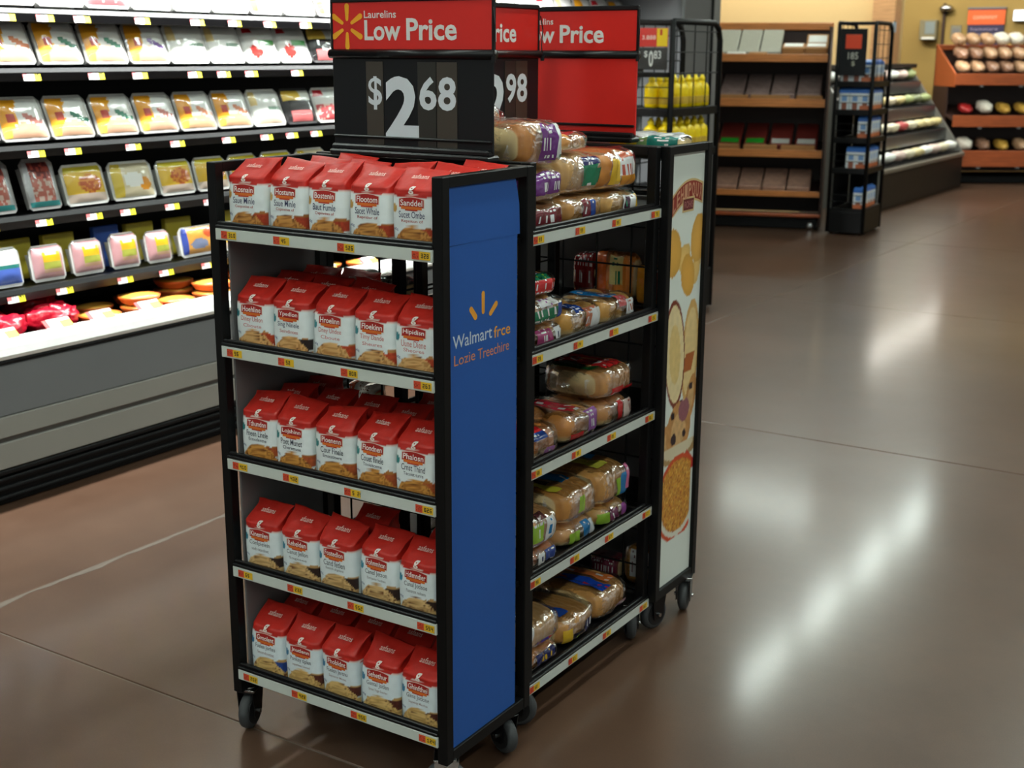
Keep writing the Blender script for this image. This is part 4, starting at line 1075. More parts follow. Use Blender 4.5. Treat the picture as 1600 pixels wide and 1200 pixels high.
KINDW = dict(green='clear tray with an orange and green label', peach='clear tray with a peach label', purple='clear tray with an orange and purple label', orange='clear tray with an orange label', pepper='white tray with a red pepper label',
             black='black tray with a pink meat label', white='plain white tray', redwhite='red and white labelled tray', blue='white and blue tray', yellow='yellow meat pack', yellowbag='pale yellow cornered meat bag', ham='pink ham block with a yellow label',
             orangeblue='orange and blue pack', salami='silver pouch of salami')
def build_case_goods():
    protos = {}
    def put(kind, w, h, x, y, z, lean, shelf, n, group):
        lab = '%s, %s along the %s case shelf' % (KINDW[kind], ORD[n], ROWN[shelf])
        rot = (math.radians(-lean), 0, math.pi / 2 + random.Random(n * 7 + shelf).uniform(-.05, .05))
        key = (kind, round(w, 2), round(h, 2))
        if key in protos: return dup(protos[key], (x, y, z), rot, lab, group)
        protos[key] = make_deli(kind, w, h, len(protos), lab, (x, y, z), rot, group)
    rows = [
        ['purple', 'white', 'peach', 'white', 'redwhite', 'white', 'white', 'white', 'orange', 'white', 'orange', 'redwhite', 'white', 'white', 'orange', 'green', 'redwhite', 'white', 'pepper', 'redwhite', 'white', 'green', 'redwhite', 'orange'],
        ['blue', 'blue', 'orange', 'green', 'green', 'purple', 'white', 'white', 'pepper', 'pepper', 'black', 'redwhite'],
        ['green', 'green', 'peach', 'green', 'green', 'peach', 'orange', 'orange', 'white', 'black', 'redwhite', 'white']]
    for s, row in enumerate(rows):
        x, z = SHELF[s]; sp = 0.222 if s else 0.226
        for n, kind in enumerate(row):
            w = 0.212; h = 0.175 if s else 0.19
            y = 0.70 + sp * n + (0.03 if s == 2 else 0)
            put(kind, w, h, x - 0.035, y, z + 0.019, 22, s, n, 'meat trays on the %s case shelf' % ROWN[s])
    for n, (kind, w, h) in enumerate((('salami', .15, .16), ('salami', .17, .20), ('salami', .15, .20), ('yellow', .21, .165), ('yellowbag', .22, .16), ('yellow', .20, .15), ('yellow', .19, .15), ('yellow', .19, .15), ('yellow', .2, .15), ('yellowbag', .2, .15))):
        y = (0.80, 1.02, 1.235, 1.44, 1.68, 1.92, 2.13, 2.34, 2.56, 2.8)[n]
        put(kind, w, h, SHELF[3][0] - 0.035, y, SHELF[3][1] + 0.0145, 16, 3, n, 'packs on the fourth case shelf')
    for n, (kind, w, h) in enumerate((('blue', .13, .15), ('blue', .14, .15), ('ham', .15, .14), ('ham', .15, .14), ('ham', .14, .145), ('ham', .13, .135), ('orangeblue', .23, .13), ('yellow', .2, .13), ('yellow', .2, .13), ('orangeblue', .23, .13))):
        y = (0.80, 1.0, 1.19, 1.38, 1.57, 1.75, 1.985, 2.23, 2.46, 2.7)[n]
        put(kind, w, h, SHELF[4][0] - 0.04, y, SHELF[4][1] + 0.010, 10, 4, n, 'packs on the bottom case shelf')
    # yellow cards standing behind the ham blocks
    cm = MB().box((0, 0, 0.08), (0.15, 0.03, 0.16), 0.004).mesh('card_pack', mat('yellow_card', (206, 186, 50), 0.5))
    cb = MB().box((0, 0, 0.08), (0.13, 0.03, 0.17), 0.004).mesh('card_pack', mat('blue_card', (50, 96, 190), 0.5))
    for n, y in enumerate((1.15, 1.36, 1.60, 1.78, 2.0, 2.3)):
        o = link('card_pack', cb if n == 2 else cm, None, (SHELF[4][0] - 0.19, y, SHELF[4][1] + 0.004), (-0.1, 0, math.pi / 2), label='%s cheese pack standing behind the bottom case shelf front line, %s from the near end' % ('blue' if n == 2 else 'yellow', ORD[n]), category='cheese pack', group='packs behind the ham blocks')
    # lower well: red bags, then orange pies
    def redbag(seed):
        n, m = 36, 22; V, F = [], []
        for j in range(m + 1):
            for i in range(n):
                a = 2 * math.pi * i / n; v = j / m
                r = (math.sin(v * math.pi) ** 0.5)
                w = wob(math.cos(a) * 2 + seed, math.sin(a) * 2, v * 3) * 0.55 + wob(math.cos(a) * 5 + seed, math.sin(a) * 5, v * 8) * 0.6
                V.append((0.115 * r * math.cos(a) * (1 + .25 * w), 0.085 * r * math.sin(a) * (1 + .25 * w), max(0.0, 0.045 * (1 - math.cos(v * math.pi)) / 1.0 * (1 + .3 * w))))
        for j in range(m):
            for i in range(n): F.append((j * n + i, j * n + (i + 1) % n, (j + 1) * n + (i + 1) % n, (j + 1) * n + i))
        return mesh_of('red_bag', V, F, (mat('red_shiny_wrap', (186, 20, 44), 0.22, spec=0.6, bump=(30.0, 0.6, 0.01)),), smooth=True)
    rb = [redbag(1), redbag(4), redbag(9)]
    for n, (x, y, z, rz) in enumerate(((-2.70, 0.66, .5525, 1.5), (-2.69, 0.90, .5525, 1.65), (-2.70, 1.14, .5525, 1.5), (-2.95, 0.72, .5525, 1.5), (-2.95, 0.98, .5525, 1.65), (-2.95, 1.24, .5525, 1.5))):
        link('red_bag', rb[n % 3], None, (x, y, z), (0, 0, rz), label='crumpled shiny red bag, %s from the near end of the case well' % ORD[n], category='bag', group='red bags in the case well')
    crust = mat('orange_pie_crust', (232, 112, 48), 0.4); top = mat('yellow_pie_film', (246, 176, 76), 0.25, spec=0.6, vary=0.25, vscale=25)
    pm = MB().lathe([(0.055, 0), (0.07, 0.006), (0.085, 0.028), (0.086, 0.034), (0.078, 0.034)], 24).mesh('pie_crust', crust, True)
    pt = MB().lathe([(0.078, 0.030), (0.079, 0.0345), (0.03, 0.040), (0.002, 0.041)], 24).mesh('pie_top', top, True)
    for n, (x, y, z, tx) in enumerate(((-2.66, 1.345, .552, 0), (-2.82, 1.44, .552, 0), (-2.66, 1.56, .552, 0), (-2.665, 1.555, .594, .0), (-2.66, 1.74, .552, 0), (-2.84, 1.68, .552, 0), (-2.84, 1.90, .552, 0), (-2.84, 1.905, .594, 0), (-2.655, 1.95, .552, 0), (-2.66, 1.955, .594, 0), (-2.82, 2.28, .552, 0), (-2.82, 2.285, .594, 0), (-2.66, 2.17, .552, 0), (-2.66, 2.18, .594, 0), (-2.66, 2.40, .552, 0), (-2.66, 2.60, .552, 0), (-2.75, 2.80, .552, 0), (-2.655, 2.98, .552, 0))):
        p = thing('round_pie', 'round orange topped pie, %s from the near end of the case well' % ORD[n], 'pie', (x, y, z), (tx * .5, tx, 0.3 * n), 'orange pies in the case well')
        link('pie_crust', pm, p); link('pie_top', pt, p)

# ------------------------------------------------------------------ wire racks with mustard and with milk cartons
def wing_rack(label, loc, rz, w, d, h, shelves, base_h, post=0.018, head=None, name='wire_rack', solid=False):
    """front faces -y (width w), the long side faces +x (depth d)"""
    t = thing(name, label, 'rack', loc, (0, 0, rz))
    for x in (0.0, w):
        link('hoop', MB().tube([(x, 0, 0.02), (x, 0, h - 0.01), (x, 0.01, h), (x, d - 0.09, h), (x, d - 0.03, h - 0.03), (x, d, h - 0.10), (x, d, 0.02)], post, 10).mesh('hoop', M_BLACK, True), t)
    bx('top_bar', t, (w / 2, 0, h - 0.005), (w, 0.03, 0.03), M_BLACK, 0.006)
    bx('base_box', t, (w / 2, d / 2, base_h / 2 + 0.02), (w + 0.02, d + 0.02, base_h), M_BLACK, 0.006)
    for s, z in enumerate(shelves):
        bx('shelf', t, (w / 2, d / 2, z - 0.025), (w + 0.016, d + 0.01, 0.05), M_BLACK, 0.004)
    g = MB()
    for y in np.arange(0.12, d, 0.15): g.tube([(0, y, base_h), (0, y, h)], 0.004, 6)
    for z in np.arange(base_h + 0.1, h, 0.15): g.tube([(0, 0, z), (0, d, z)], 0.004, 6)
    for y in np.arange(0.13, d, 0.17): g.tube([(w, y, shelves[0] + 0.0), (w, y, h)], 0.004, 6)
    for z in np.arange(shelves[0] + 0.2, h, 0.12): g.tube([(w, 0, z), (w, d, z)], 0.004, 6)
    for z0 in shelves:
        for dz in (0.06, 0.12):
            g.tube([(0, -0.004, z0 + dz), (w, -0.004, z0 + dz)], 0.003, 6)
    link('wire_grid', g.mesh('wire_grid', M_BLACK), t, kind='stuff')
    if solid:
        bx('side_board', t, (0.021, d / 2, (base_h + h - 0.42) / 2), (0.006, d - 0.05, h - 0.42 - base_h), M_BLACKC)
        bx('back_board', t, (w / 2, d - 0.022, (base_h + h - 0.42) / 2), (w - 0.06, 0.006, h - 0.42 - base_h), M_BLACKC)
    R = Matrix.Rotation(math.pi / 2, 3, 'X').to_4x4()
    cm = MB().lathe([(0.004, -0.012), (0.03, -0.012), (0.034, 0), (0.03, 0.012), (0.004, 0.012)], 16, R).mesh('caster', M_CHROME, True)
    for x in (0.03, w - 0.03):
        for y in (0.03, d - 0.03): link('caster', cm, t, (x, y, 0.034))
    return t

def build_mustard():
    w, d, h = 0.25, 0.66, 1.775; ox, oy = -2.212, 4.98
    sh = [1.283, 1.035]
    t = wing_rack('black wire rack of yellow mustard bottles near the grey partition', (ox, oy, 0), 0, w, d, h, sh, 0.25)
    hd = bx('price_card', t, (w / 2 + 0.012, -0.024, 1.685), (0.19, 0.005, 0.105), mat('red_price_card', (206, 44, 36), 0.4))
    decal('lettering', [poly([(0.025, -0.05), (0.093, -0.05), (0.093, 0.05), (0.025, 0.05)], (232, 200, 30)), text_fit('3.888', -0.07, 0.018, -0.012, 0.012, (236, 214, 206), 0.01), text_fit('1', 0.045, 0.06, 0.012, 0.045, (190, 60, 40), 0.01)], lambda u, v, l: (u, -0.0032 - l, v), hd)
    pd = bx('price_card', t, (w / 2 + 0.012, -0.024, 1.565), (0.19, 0.005, 0.125), mat('dark_price_card', (36, 40, 40), 0.35))
    decal('digits', [text_fit('$', -0.055, -0.032, 0.005, 0.045, (214, 222, 220), 0.01), text_fit('0', -0.024, 0.005, -0.045, 0.045, (214, 222, 220), 0.02), text_fit('83', 0.008, 0.055, 0.0, 0.045, (214, 222, 220), 0.01)], lambda u, v, l: (u, -0.0032 - l, v), pd)
    bx('price_channel', t, (w / 2, -0.02, 1.475), (w - 0.01, 0.03, 0.03), M_BLACK, 0.004)
    body = MB().lathe([(0.038, 0), (0.044, 0.004), (0.044, 0.105), (0.040, 0.125), (0.024, 0.142), (0.018, 0.150)], 16).mesh('bottle_body', M_YELLOW, True)
    cap = MB().lathe([(0.020, 0.148), (0.0205, 0.168), (0.013, 0.174), (0.010, 0.186), (0.006, 0.188)], 12).mesh('bottle_cap', M_YCAP, True)
    lb = MB().lathe([(0.0443, 0.02), (0.0446, 0.022), (0.0446, 0.060), (0.0443, 0.062)], 16).mesh('bottle_label', mat('ochre_label', (196, 160, 50), 0.4), True)
    p = None
    for s, z in enumerate(sh):
        for j in range(6):
            for i in (0, 1):
                if i == 0 and j > 3: continue
                lab = 'yellow mustard bottle on the %s shelf, file %s, %s from the front' % (('upper', 'lower')[s], ('nearest the case', 'on the outer edge')[i], ORD[j])
                loc = (ox + 0.088 + 0.096 * i, oy + 0.075 + 0.098 * j, z + 0.001)
                if p is None:
                    p = thing('mustard_bottle', lab, 'bottle', loc, (0, 0, 0), 'mustard bottles on the wire rack')
                    link('bottle_body', body, p); link('bottle_cap', cap, p); link('bottle_label', lb, p)
                else: dup(p, loc, (0, 0, 0), lab)

def carton_mesh(seed, orange):
    def col(face):
        def f(u, v):
            if v > 0.84: return s2l((56, 110, 190))
            if v < 0.2 and orange: return s2l((200, 110, 70))
            if abs(u - .5) < .28 and 0.4 < v < 0.7: return s2l((120, 160, 210))
            if v < .35 and abs(u - .5) < .2: return s2l((150, 90, 70))
            return s2l((216, 222, 226))
        return f
    V, F, C = [], [], []
    w, d, h = 0.090, 0.075, 0.166
    for k in range(4):
        a = k * math.pi / 2; c, s = math.cos(a), math.sin(a)
        hw, hd = (w / 2, d / 2) if k % 2 == 0 else (d / 2, w / 2)
        nu, nv = 8, 14; o = len(V)
        for j in range(nv + 1):
            for i in range(nu + 1):
                x, y = (2 * i / nu - 1) * hw, -hd
                V.append((x * c - y * s, x * s + y * c, h * j / nv))
        for j in range(nv):
            for i in range(nu):
                F.append((o + j * (nu + 1) + i, o + j * (nu + 1) + i + 1, o + (j + 1) * (nu + 1) + i + 1, o + (j + 1) * (nu + 1) + i)); C.append(col(k)((i + .5) / nu, (j + .5) / nv))
    o = len(V); V += [(-w / 2, -d / 2, h), (w / 2, -d / 2, h), (w / 2, d / 2, h), (-w / 2, d / 2, h), (-w / 2, 0, h + 0.022), (w / 2, 0, h + 0.022), (-w/2, -d/2, 0), (w/2, -d/2, 0), (w/2, d/2, 0), (-w/2, d/2, 0)]
    for q in ((o, o + 1, o + 5, o + 4), (o + 2, o + 3, o + 4, o + 5), (o + 1, o + 2, o + 5), (o + 3, o, o + 4), (o + 9, o + 8, o + 7, o + 6)): F.append(q); C.append(s2l((70, 120, 196)))
    return mesh_of('milk_carton', V, F, (M_PRINTG,), corner=np.array(C))

def build_milk():
    w, d, h = 0.32, 0.60, 1.86; ox, oy = -2.565, 9.52
    sh = [1.36, 1.115, 0.87, 0.60, 0.24]
    t = wing_rack('black wire rack of blue and white cartons beside the wooden bread table', (ox, oy, 0), math.radians(4), w, d, h, sh, 0.19, name='wire_rack', solid=True)
    pb = bx('price_board', t, (w / 2 - 0.02, -0.022, 1.61), (w - 0.09, 0.01, 0.40), M_CHAR)
    bx('price_card', t, (w / 2 - 0.02, -0.03, 1.70), (0.14, 0.004, 0.12), mat('orange_price_card', (226, 74, 40), 0.4))
    decal('digits', [text_fit('185', -0.045, 0.045, -0.06, 0.0, (190, 190, 180), 0.01), text_fit('$', -0.01, 0.02, -0.12, -0.075, (180, 180, 160), 0.01)], lambda u, v, l: (u, -0.0056 - l, v), pb)
    m0, m1 = carton_mesh(0, False), carton_mesh(1, True)
    for s, z in enumerate(sh):
        for j in range(5):
            for i in range(3):
                if j > 0 and i < 2: continue
                if j == 0 and ((s in (2, 3) and i == 0) or (s == 4 and i < 1) or (s in (2, 4) and i == 1)): continue
                lab = 'blue and white carton on the %s carton rack shelf, %s' % (ROWN[s], ('outer file, %s from the front' % ORD[j]) if i == 2 else ('front line, %s from the table' % ORD[i]))
                c, q = math.cos(math.radians(4)), math.sin(math.radians(4))
                lx, ly = 0.074 + 0.0945 * i - 0.006 * (i == 2), 0.066 + 0.0975 * j
                link('milk_carton', m1 if (i == 2) else m0, None, (ox + lx * c - ly * q, oy + lx * q + ly * c, z + 0.001), (0, 0, math.radians(4 + (90 if (i == 2 and j) else 0))), label=lab, category='carton', group='cartons on the black wire rack')

# ------------------------------------------------------------------ wooden bakery tables
def build_table(label, loc, rz, w, tiers, depth, back, goods, wood, rail_h=0.075, name='bakery_table', slant=0.12):
    t = thing(name, label, 'display table', loc, (0, 0, rz))
    for x in (-w, -0.02):
        if wood is M_WOOD: bx('side_board', t, (x + 0.01, depth / 2, back / 2), (0.02, depth, back - 0.06), M_WOODD, 0.004)
        else:
            link('side_board', MB().prism([(0.0, 1.20), (0.0, 1.36), (depth - 0.02, 1.72), (depth - 0.02, 1.20)], 0, x, x + 0.02).mesh('side_board', wood), t)
            bx('side_post', t, (x + 0.01, depth / 2 + 0.1, 0.62), (0.02, depth - 0.25, 1.16), M_WOODD, 0.004)
    bx('back_board', t, (-w / 2, depth - 0.02, back / 2 + 0.04), (w, 0.03, back - 0.12), M_WOODD, 0.004)
    bx('top_rail', t, (-w / 2, depth - 0.05, back - 0.02), (w, 0.05, 0.07), wood, 0.006)
    bx('plinth', t, (-w / 2, depth / 2, 0.05), (w - 0.06, depth - 0.06, 0.08), M_BLACKC, 0.004)
    R = Matrix.Rotation(math.pi / 2, 3, 'X').to_4x4()
    cm = MB().lathe([(0.004, -0.012), (0.032, -0.012), (0.036, 0), (0.032, 0.012), (0.004, 0.012)], 14, R).mesh('caster', M_CHROME, True)
    for x in (-0.09, -w + 0.09): link('caster', cm, t, (x, 0.02, 0.036))
    for z, y0, rh in tiers:
        s = link('tier', MB().box((-w / 2, 0, 0), (w - 0.01, depth - y0 - 0.05, 0.018), 0.002, Matrix.Rotation(slant, 3, 'X')).mesh('tier', M_WOODD), t, (0, y0 + (depth - y0 - 0.05) / 2, z + 0.02 + slant * (depth - y0) / 2))
        link('front_rail', MB().box((0, 0, 0), (w, 0.022, rh), 0.004).mesh('front_rail', wood), s, (-w / 2, -(depth - y0 - 0.05) / 2 - 0.01, 0.002 - slant * (depth - y0) / 2))
    return t

def local(loc, rz, p):
    c, s = math.cos(rz), math.sin(rz)
    return (loc[0] + p[0] * c - p[1] * s, loc[1] + p[0] * s + p[1] * c, loc[2] + p[2])

def flat_pack(name, w, d, h, top, side, seed):
    """a carton or clamshell with printed top"""
    b = MB().box((0, 0, h / 2), (w, d, h), 0.006).mesh('pack_box', side)
    return b

def build_tables():
    loc, rz, w = (-2.70, 9.70, 0), math.radians(18), 1.5
    tiers = [(1.535, 0.03, 0.07), (1.135, 0.05, 0.075), (0.675, 0.05, 0.07), (0.305, 0.05, 0.055)]
    dep = 0.66
    t = build_table('four tier wooden bakery table against the tan wall beside the carton rack', loc, rz, w, tiers, dep, 1.865, None, M_WOOD)
    bx('base_rail', t, (-w / 2, -0.02, 0.135), (w, 0.03, 0.035), M_WOODR, 0.008)
    gm = mat('grey_clamshell', (176, 172, 156), 0.3, spec=0.6, bump=(60.0, 0.4, 0.01)); dk = mat('dark_wrapped_cake', (168, 142, 136), 0.25, spec=0.6, vary=0.4, vscale=14, bump=(40.0, 0.5, 0.01))
    wl = mat('white_label_card', (224, 222, 214), 0.4); gl = mat('green_label_card', (40, 170, 50), 0.4); rw = mat('red_wrap', (130, 50, 44), 0.35, vary=0.3, vscale=14); rk = mat('reddish_meat_wrap', (190, 148, 128), 0.3, vary=0.4, vscale=18, bump=(50.0, 0.5, 0.01))
    def surf(k, y):
        z, y0, rh = tiers[k]
        return z + 0.02 + 0.12 * (dep - y0) / 2 + (y - (y0 + (dep - y0 - 0.05) / 2)) * 0.12 + 0.0125
    def pack(x, y, k, w_, d_, h_, m, lab, tilt=0.12, lid=None, up=0.0, group='packs on the wooden bakery table', name='bakery_pack'):
        p = thing(name, lab, 'bakery pack', local(loc, rz, (x, y, surf(k, y) + up)), (0, 0, rz), group)
        link('pack_box', MB().box((0, d_ / 2, h_ / 2), (w_, d_, h_), 0.008).mesh('pack_box', m), p, (0, 0, 0), (tilt, 0, 0))
        if lid: link('pack_label', MB().box((0, d_ * lid[1], h_ + 0.001), (w_ * 0.82, d_ * lid[2], 0.004), 0.001).mesh('pack_label', lid[0]), p, (0, 0, 0), (tilt, 0, 0))
        return p
    for n in range(5):
        pack(-1.345 + 0.2 * n, 0.13, 0, 0.19, 0.47, 0.03, gm, 'grey clamshell pack leaning on the top tier, %s from the grey partition' % ORD[n], 0.46)
    for n in range(4):
        pack(-1.25 + 0.2 * n, 0.06, 0, 0.17, 0.06, 0.03, M_CARD if n % 2 else wl, 'small flat carton along the top tier rail, %s from the grey partition' % ORD[n], 0.13)
    for n, (x, y) in enumerate(((-0.335, 0.06), (-0.13, 0.06), (-0.13, 0.31))):
        pack(x, y, 0, 0.2, 0.22, 0.075, M_CARD, '%s white lidded brown box on the top tier near the carton rack' % ('inner', 'outer front', 'outer rear')[n], 0.2 if n < 2 else 0.5, (wl, 0.55, 0.6))
    for n in range(6):
        pack(-1.35 + 0.235 * n, 0.125, 1, 0.215, 0.46, 0.06, dk, 'dark wrapped cake pack on the second tier, %s from the grey partition' % ORD[n], 0.38)
    for n, (x, w_) in enumerate(((-1.28, 0.2), (-0.92, 0.40), (-0.52, 0.36), (-0.165, 0.24))):
        pack(x, 0.065, 1, w_, 0.04, 0.05, M_CARD, 'brown carton along the second tier rail, %s from the grey partition' % ORD[n], 0.13)
    for n, (m, lb) in enumerate(((rw, gl), (rk, wl), (rw, gl), (rw, gl), (rw, wl), (rw, wl))):
        pack(-1.35 + 0.235 * n, 0.125, 2, 0.20, 0.45, 0.06, m, 'red wrapped pack with a %s label on the third tier, %s from the grey partition' % ('green' if lb is gl else 'white', ORD[n]), 0.40, (lb, 0.16, 0.2))
    for n in range(4):
        pack(-1.28 + 0.345 * n, 0.065, 2, 0.31, 0.04, 0.06, M_CARD, 'brown carton along the third tier rail, %s from the grey partition' % ORD[n], 0.13)
    for n in range(6):
        pack(-1.345 + 0.225 * n, 0.07, 3, 0.21, 0.40, 0.05, rk, 'brown wrapped pack on the lowest tier, %s from the grey partition' % ORD[n], 0.36)
    # second table, far off, with bread bags
    loc2, rz2, w2 = (-1.45, 16.06, 0), math.radians(35), 1.85
    tiers2 = [(1.27, 0.0, 0.14), (0.76, -0.05, 0.14), (0.30, -0.12, 0.20)]
    t2 = build_table('far red-brown wooden bread table near the olive wall', loc2, rz2, w2, tiers2, 0.75, 1.70, None, M_WOODR, name='bread_table', slant=0.22)
    for k, (z, y0, rh) in enumerate(tiers2):
        for x in (-1.5, -1.0, -0.5):
            bx('rail_strap', t2, (x, y0 - 0.005, z), (0.05, 0.012, rh + 0.004), M_GRAYP)
    br = mat('bread_crust_wrap', (190, 150, 116), 0.2, spec=0.8, vary=0.45, vscale=26, bump=(30.0, 0.7, 0.02)); br2 = mat('dark_bread_wrap', (150, 112, 90), 0.2, spec=0.8, vary=0.4, vscale=20, bump=(30.0, 0.7, 0.02))
    paper = mat('white_paper_bag', (222, 214, 200), 0.5); yb = mat('yellow_bread_wrap', (206, 160, 70), 0.35, vary=0.3, bump=(30.0, 0.6, 0.02)); rb = mat('red_bread_wrap', (170, 40, 40), 0.35)
    def loaf(seed, w_, d_, h_, m):
        n, mm = 24, 22; V, F = [], []
        for j in range(mm + 1):
            for i in range(n):
                a = 2 * math.pi * i / n; v = j / mm; r = math.sin(v * math.pi) ** 0.38
                q = 1 + 0.16 * wob(math.cos(a) * 2 + seed, math.sin(a) * 2, v * 4) + 0.14 * wob(math.cos(a) * 6 + seed, math.sin(a) * 6, v * 14)
                c, s = superell(a, 2.6)
                V.append((w_ / 2 * (2 * v - 1), d_ / 2 * c * r * q, h_ / 2 + h_ / 2 * s * r * q))
        for j in range(mm):
            for i in range(n): F.append((j * n + i, (j + 1) * n + i, (j + 1) * n + (i + 1) % n, j * n + (i + 1) % n))
        return mesh_of('bread_bag', V, F, (m,), smooth=True)
    lm = [loaf(1, 0.36, 0.150, 0.13, br), loaf(5, 0.36, 0.150, 0.13, br2), loaf(8, 0.34, 0.14, 0.11, yb), loaf(11, 0.3, 0.15, 0.1, rb), loaf(3, 0.32, 0.17, 0.14, paper)]
    for row, (y, z) in enumerate(((0.235, 1.385), (0.33, 1.552), (0.45, 1.722))):
        for n in range(9):
            m = lm[(0, 1, 0, 0, 1)[(n * 3 + row) % 5]]
            if row == 2 and n in (3, 4): m = lm[4]
            link('bread_bag', m, None, local(loc2, rz2, (-1.68 + 0.185 * n, y, z)), (0, -0.22, rz2 + math.pi / 2 + 0.08 * wob(n * 3.1, row * 2.2)), category='bread', group='bread bags on the far table',
                 label='%s, far table top tier, %s row, %s from the produce case' % ('white paper bread bag' if m is lm[4] else 'clear brown bread bag', ('front', 'middle', 'rear')[row], ORD[n]))
    for tier, (y, z) in enumerate(((0.18, 0.885), (0.13, 0.43))):
        for n in range(7):
            m = lm[((3, 4, 2, 2, 1, 0, 2), (4, 1, 2, 0, 4, 1, 3))[tier][n]]
            link('bread_bag', m, None, local(loc2, rz2, (-1.62 + 0.24 * n, y, z)), (0, -0.22, rz2 + math.pi / 2 + 0.2 * wob(n * 3.7, tier * 5.2)), category='bread', group='bread bags on the far table',
                 label='bread bag on the far table %s tier, %s from the produce case' % (('middle', 'lowest')[tier], ORD[n]))

# ------------------------------------------------------------------ produce case, back wall fittings
def build_produce():
    y0, y1 = 11.5, 14.75; L = y1 - y0; yc = (y0 + y1) / 2
    t = thing('produce_case', 'low black open produce case with stepped shelves and a lit front deck', 'refrigerator', (0, 0, 0))
    bx('base', t, (-3.12, yc, 0.19), (0.80, L, 0.38), mat('black_brown_base', (26, 22, 21), 0.5), 0.01)
    bx('front_rail', t, (-2.72, yc, 0.40), (0.05, L, 0.05), mat('pewter_rail', (120, 114, 104), 0.35), 0.01)
    bx('back_panel', t, (-3.56, yc, 0.9), (0.06, L, 1.05), M_BLACKC, 0.01)
    for y in (y0, y1): link('end_panel', MB().prism([(-3.58, 0.0), (-2.74, 0.0), (-2.72, 0.42), (-3.45, 1.44), (-3.58, 1.44)], 1, y - 0.02, y + 0.02).mesh('end_panel', mat('grey_end_panel', (120, 118, 112), 0.3)), t)
    steps = [(-2.88, 0.42), (-3.08, 0.70), (-3.24, 0.98), (-3.44, 1.26)]
    dm = mat('mirror_divider', (96, 98, 100), 0.25, metal=0.6)
    for k, (x, z) in enumerate(steps):
        bx('step_shelf', t, (x - 0.02, yc, z), (0.30, L - 0.05, 0.03), M_BLACKC, 0.004)
        if k: bx('step_riser', t, (x + 0.13, yc, z - 0.06), (0.02, L - 0.05, 0.13), dm, 0.003)
    bx('top_rail', t, (-3.48, yc, 1.455), (0.22, L, 0.05), M_BLACKC, 0.01)
    cols = [(236, 224, 196), (232, 214, 160), (150, 160, 110), (238, 238, 230), (190, 80, 80), (214, 196, 140), (120, 130, 96), (226, 200, 190)]
    ms = []
    for k, c in enumerate(cols):
        n, mm = 14, 10; V, F = [], []
        for j in range(mm + 1):
            for i in range(n):
                a = 2 * math.pi * i / n; v = j / mm; r = math.sin(v * math.pi) ** 0.6; q = 1 + 0.25 * wob(math.cos(a) * 2 + k * 3, math.sin(a) * 2, v * 4)
                V.append((0.09 * r * math.cos(a) * q, 0.17 * (2 * v - 1), 0.055 + 0.055 * r * math.sin(a) * q))
        for j in range(mm):
            for i in range(n): F.append((j * n + i, (j + 1) * n + i, (j + 1) * n + (i + 1) % n, j * n + (i + 1) % n))
        ms.append(mesh_of('produce_bag', V, F, (mat('produce_%s' % ('cream', 'straw', 'sage', 'white', 'red', 'wheat', 'olive', 'blush')[k], c, 0.4, vary=0.2),), smooth=True))
    pick = [[3, 3, 7, 0, 1, 3, 7, 0, 3], [6, 2, 0, 0, 4, 0, 1, 1, 5], [2, 7, 6, 5, 0, 5, 2, 6, 2], [3, 7, 2, 6, 2, 7, 3, 7, 2]]
    nm = ['cream', 'straw yellow', 'sage green', 'white', 'red', 'wheat', 'olive', 'blush pink']
    for s, (x, z) in enumerate(steps):
        for n in range(9):
            link('produce_bag', ms[pick[s][n]], None, (x + 0.05, y0 + 0.22 + 0.35 * n, z + 0.036), (0, -0.2, 0.2 * wob(n * 2.3, s * 4.1)), category='produce', group='produce in the far case',
                 label='%s produce bag, %s step of the produce case, %s from the carton rack' % (nm[pick[s][n]], ('front', 'second', 'third', 'top')[s], ORD[n]))

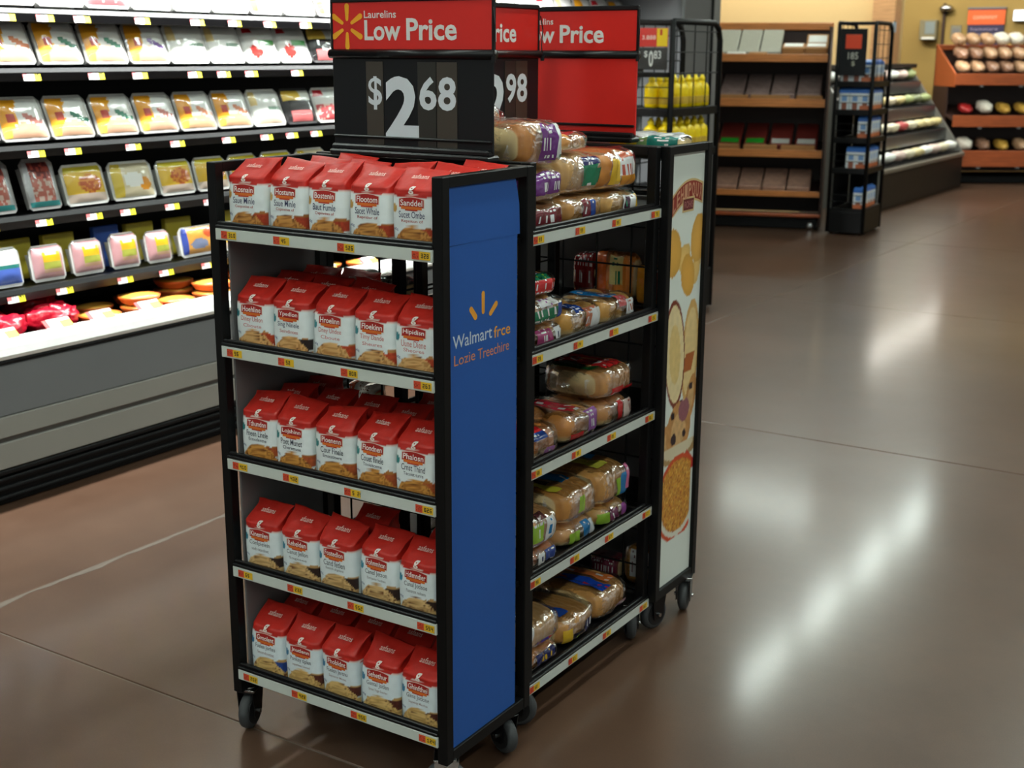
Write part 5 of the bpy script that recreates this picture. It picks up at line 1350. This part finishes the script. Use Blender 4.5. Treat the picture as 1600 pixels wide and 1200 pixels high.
def build_back_wall_fittings():
    yw = 17.595
    def cab(name, label, cat, x, z, w, h, d, m): 
        t = thing(name, label, cat, (x, yw - d / 2, z))
        bx('box_body', t, (0, 0, 0), (w, d, h), m, 0.008)
        return t
    p = thing('wall_poster', 'orange and navy poster board hanging on the olive back wall', 'poster', (-3.27, yw - 0.015, 1.86))
    bx('poster_board', p, (0, 0, 0), (0.50, 0.02, 0.72), mat('navy_poster', (46, 42, 74), 0.5), 0.003)
    bx('header_band', p, (0, -0.012, 0.24), (0.51, 0.006, 0.20), mat('orange_band', (226, 96, 44), 0.5), 0.002)
    bx('top_clip', p, (0, -0.005, 0.365), (0.53, 0.03, 0.025), M_GRAYP, 0.003)
    decal('lettering', [text_fit('commmrr', -0.18, 0.15, 0.215, 0.262, (236, 170, 140), 0.01)] + [text_fit(w_, -0.2, 0.17, z0, z0 + 0.045, (150, 140, 170), 0.0) for w_, z0 in (('hamstare', 0.06), ('breot mee', -0.01), ('sou', -0.08))], lambda u, v, l: (u, -0.016 - l, v), p)
    t = cab('wall_dispenser', 'square grey glazed dispenser on the olive back wall beside the pale column', 'dispenser', -4.05, 1.93, 0.24, 0.28, 0.12, mat('olive_grey_metal', (126, 118, 92), 0.4))
    bx('glass_front', t, (0.03, -0.064, 0.03), (0.14, 0.01, 0.17), mat('grey_glass', (130, 140, 140), 0.1), 0.003); bx('drip_tray', t, (0.02, -0.08, -0.115), (0.18, 0.05, 0.03), M_TRAYW, 0.004)
    n = cab('paper_notice', 'small grey paper notice taped on the olive back wall', 'notice', -3.68, 1.90, 0.15, 0.19, 0.006, mat('grey_notice_paper', (126, 122, 104), 0.7))
    bx('notice_text', n, (0, -0.004, 0.02), (0.10, 0.002, 0.07), M_GRAYP, 0.0003)
    l = thing('wall_lamp', 'round chrome wall lamp high on the olive back wall', 'lamp', (-3.83, yw - 0.04, 2.19))
    link('lamp_shade', MB().lathe([(0.03, 0), (0.10, 0.01), (0.105, 0.05), (0.06, 0.085), (0.02, 0.09)], 18).mesh('lamp_shade', M_CHROME, True), l); bx('lamp_arm', l, (0, 0.02, -0.02), (0.03, 0.04, 0.05), M_BLACKC)
    m = thing('light_box', 'bright white light box on the olive back wall above the bread table', 'lamp', (-2.80, yw - 0.05, 2.12))
    bx('box_housing', m, (0, 0.012, 0), (0.2, 0.06, 0.15), M_HOUSE, 0.004); bx('lit_face', m, (0, -0.022, 0), (0.18, 0.01, 0.13), M_LENS, 0.003)
    # blue-white card on the carton rack side of the column
    c = thing('blue_card', 'pale blue card clipped on the pale wood column', 'card', (-3.862, 15.30, 1.93))
    bx('card_sheet', c, (0, 0, 0), (0.008, 0.12, 0.13), mat('pale_blue_card', (150, 176, 196), 0.5), 0.001); bx('card_clip', c, (0, 0, 0.07), (0.012, 0.04, 0.016), M_BLACKC, 0.002)

build_shell()
build_lights()
build_racks()
build_signs()
build_bags()
build_case()
build_case_goods()
build_bread()
build_mustard()
build_milk()
build_tables()
build_produce()
build_back_wall_fittings()
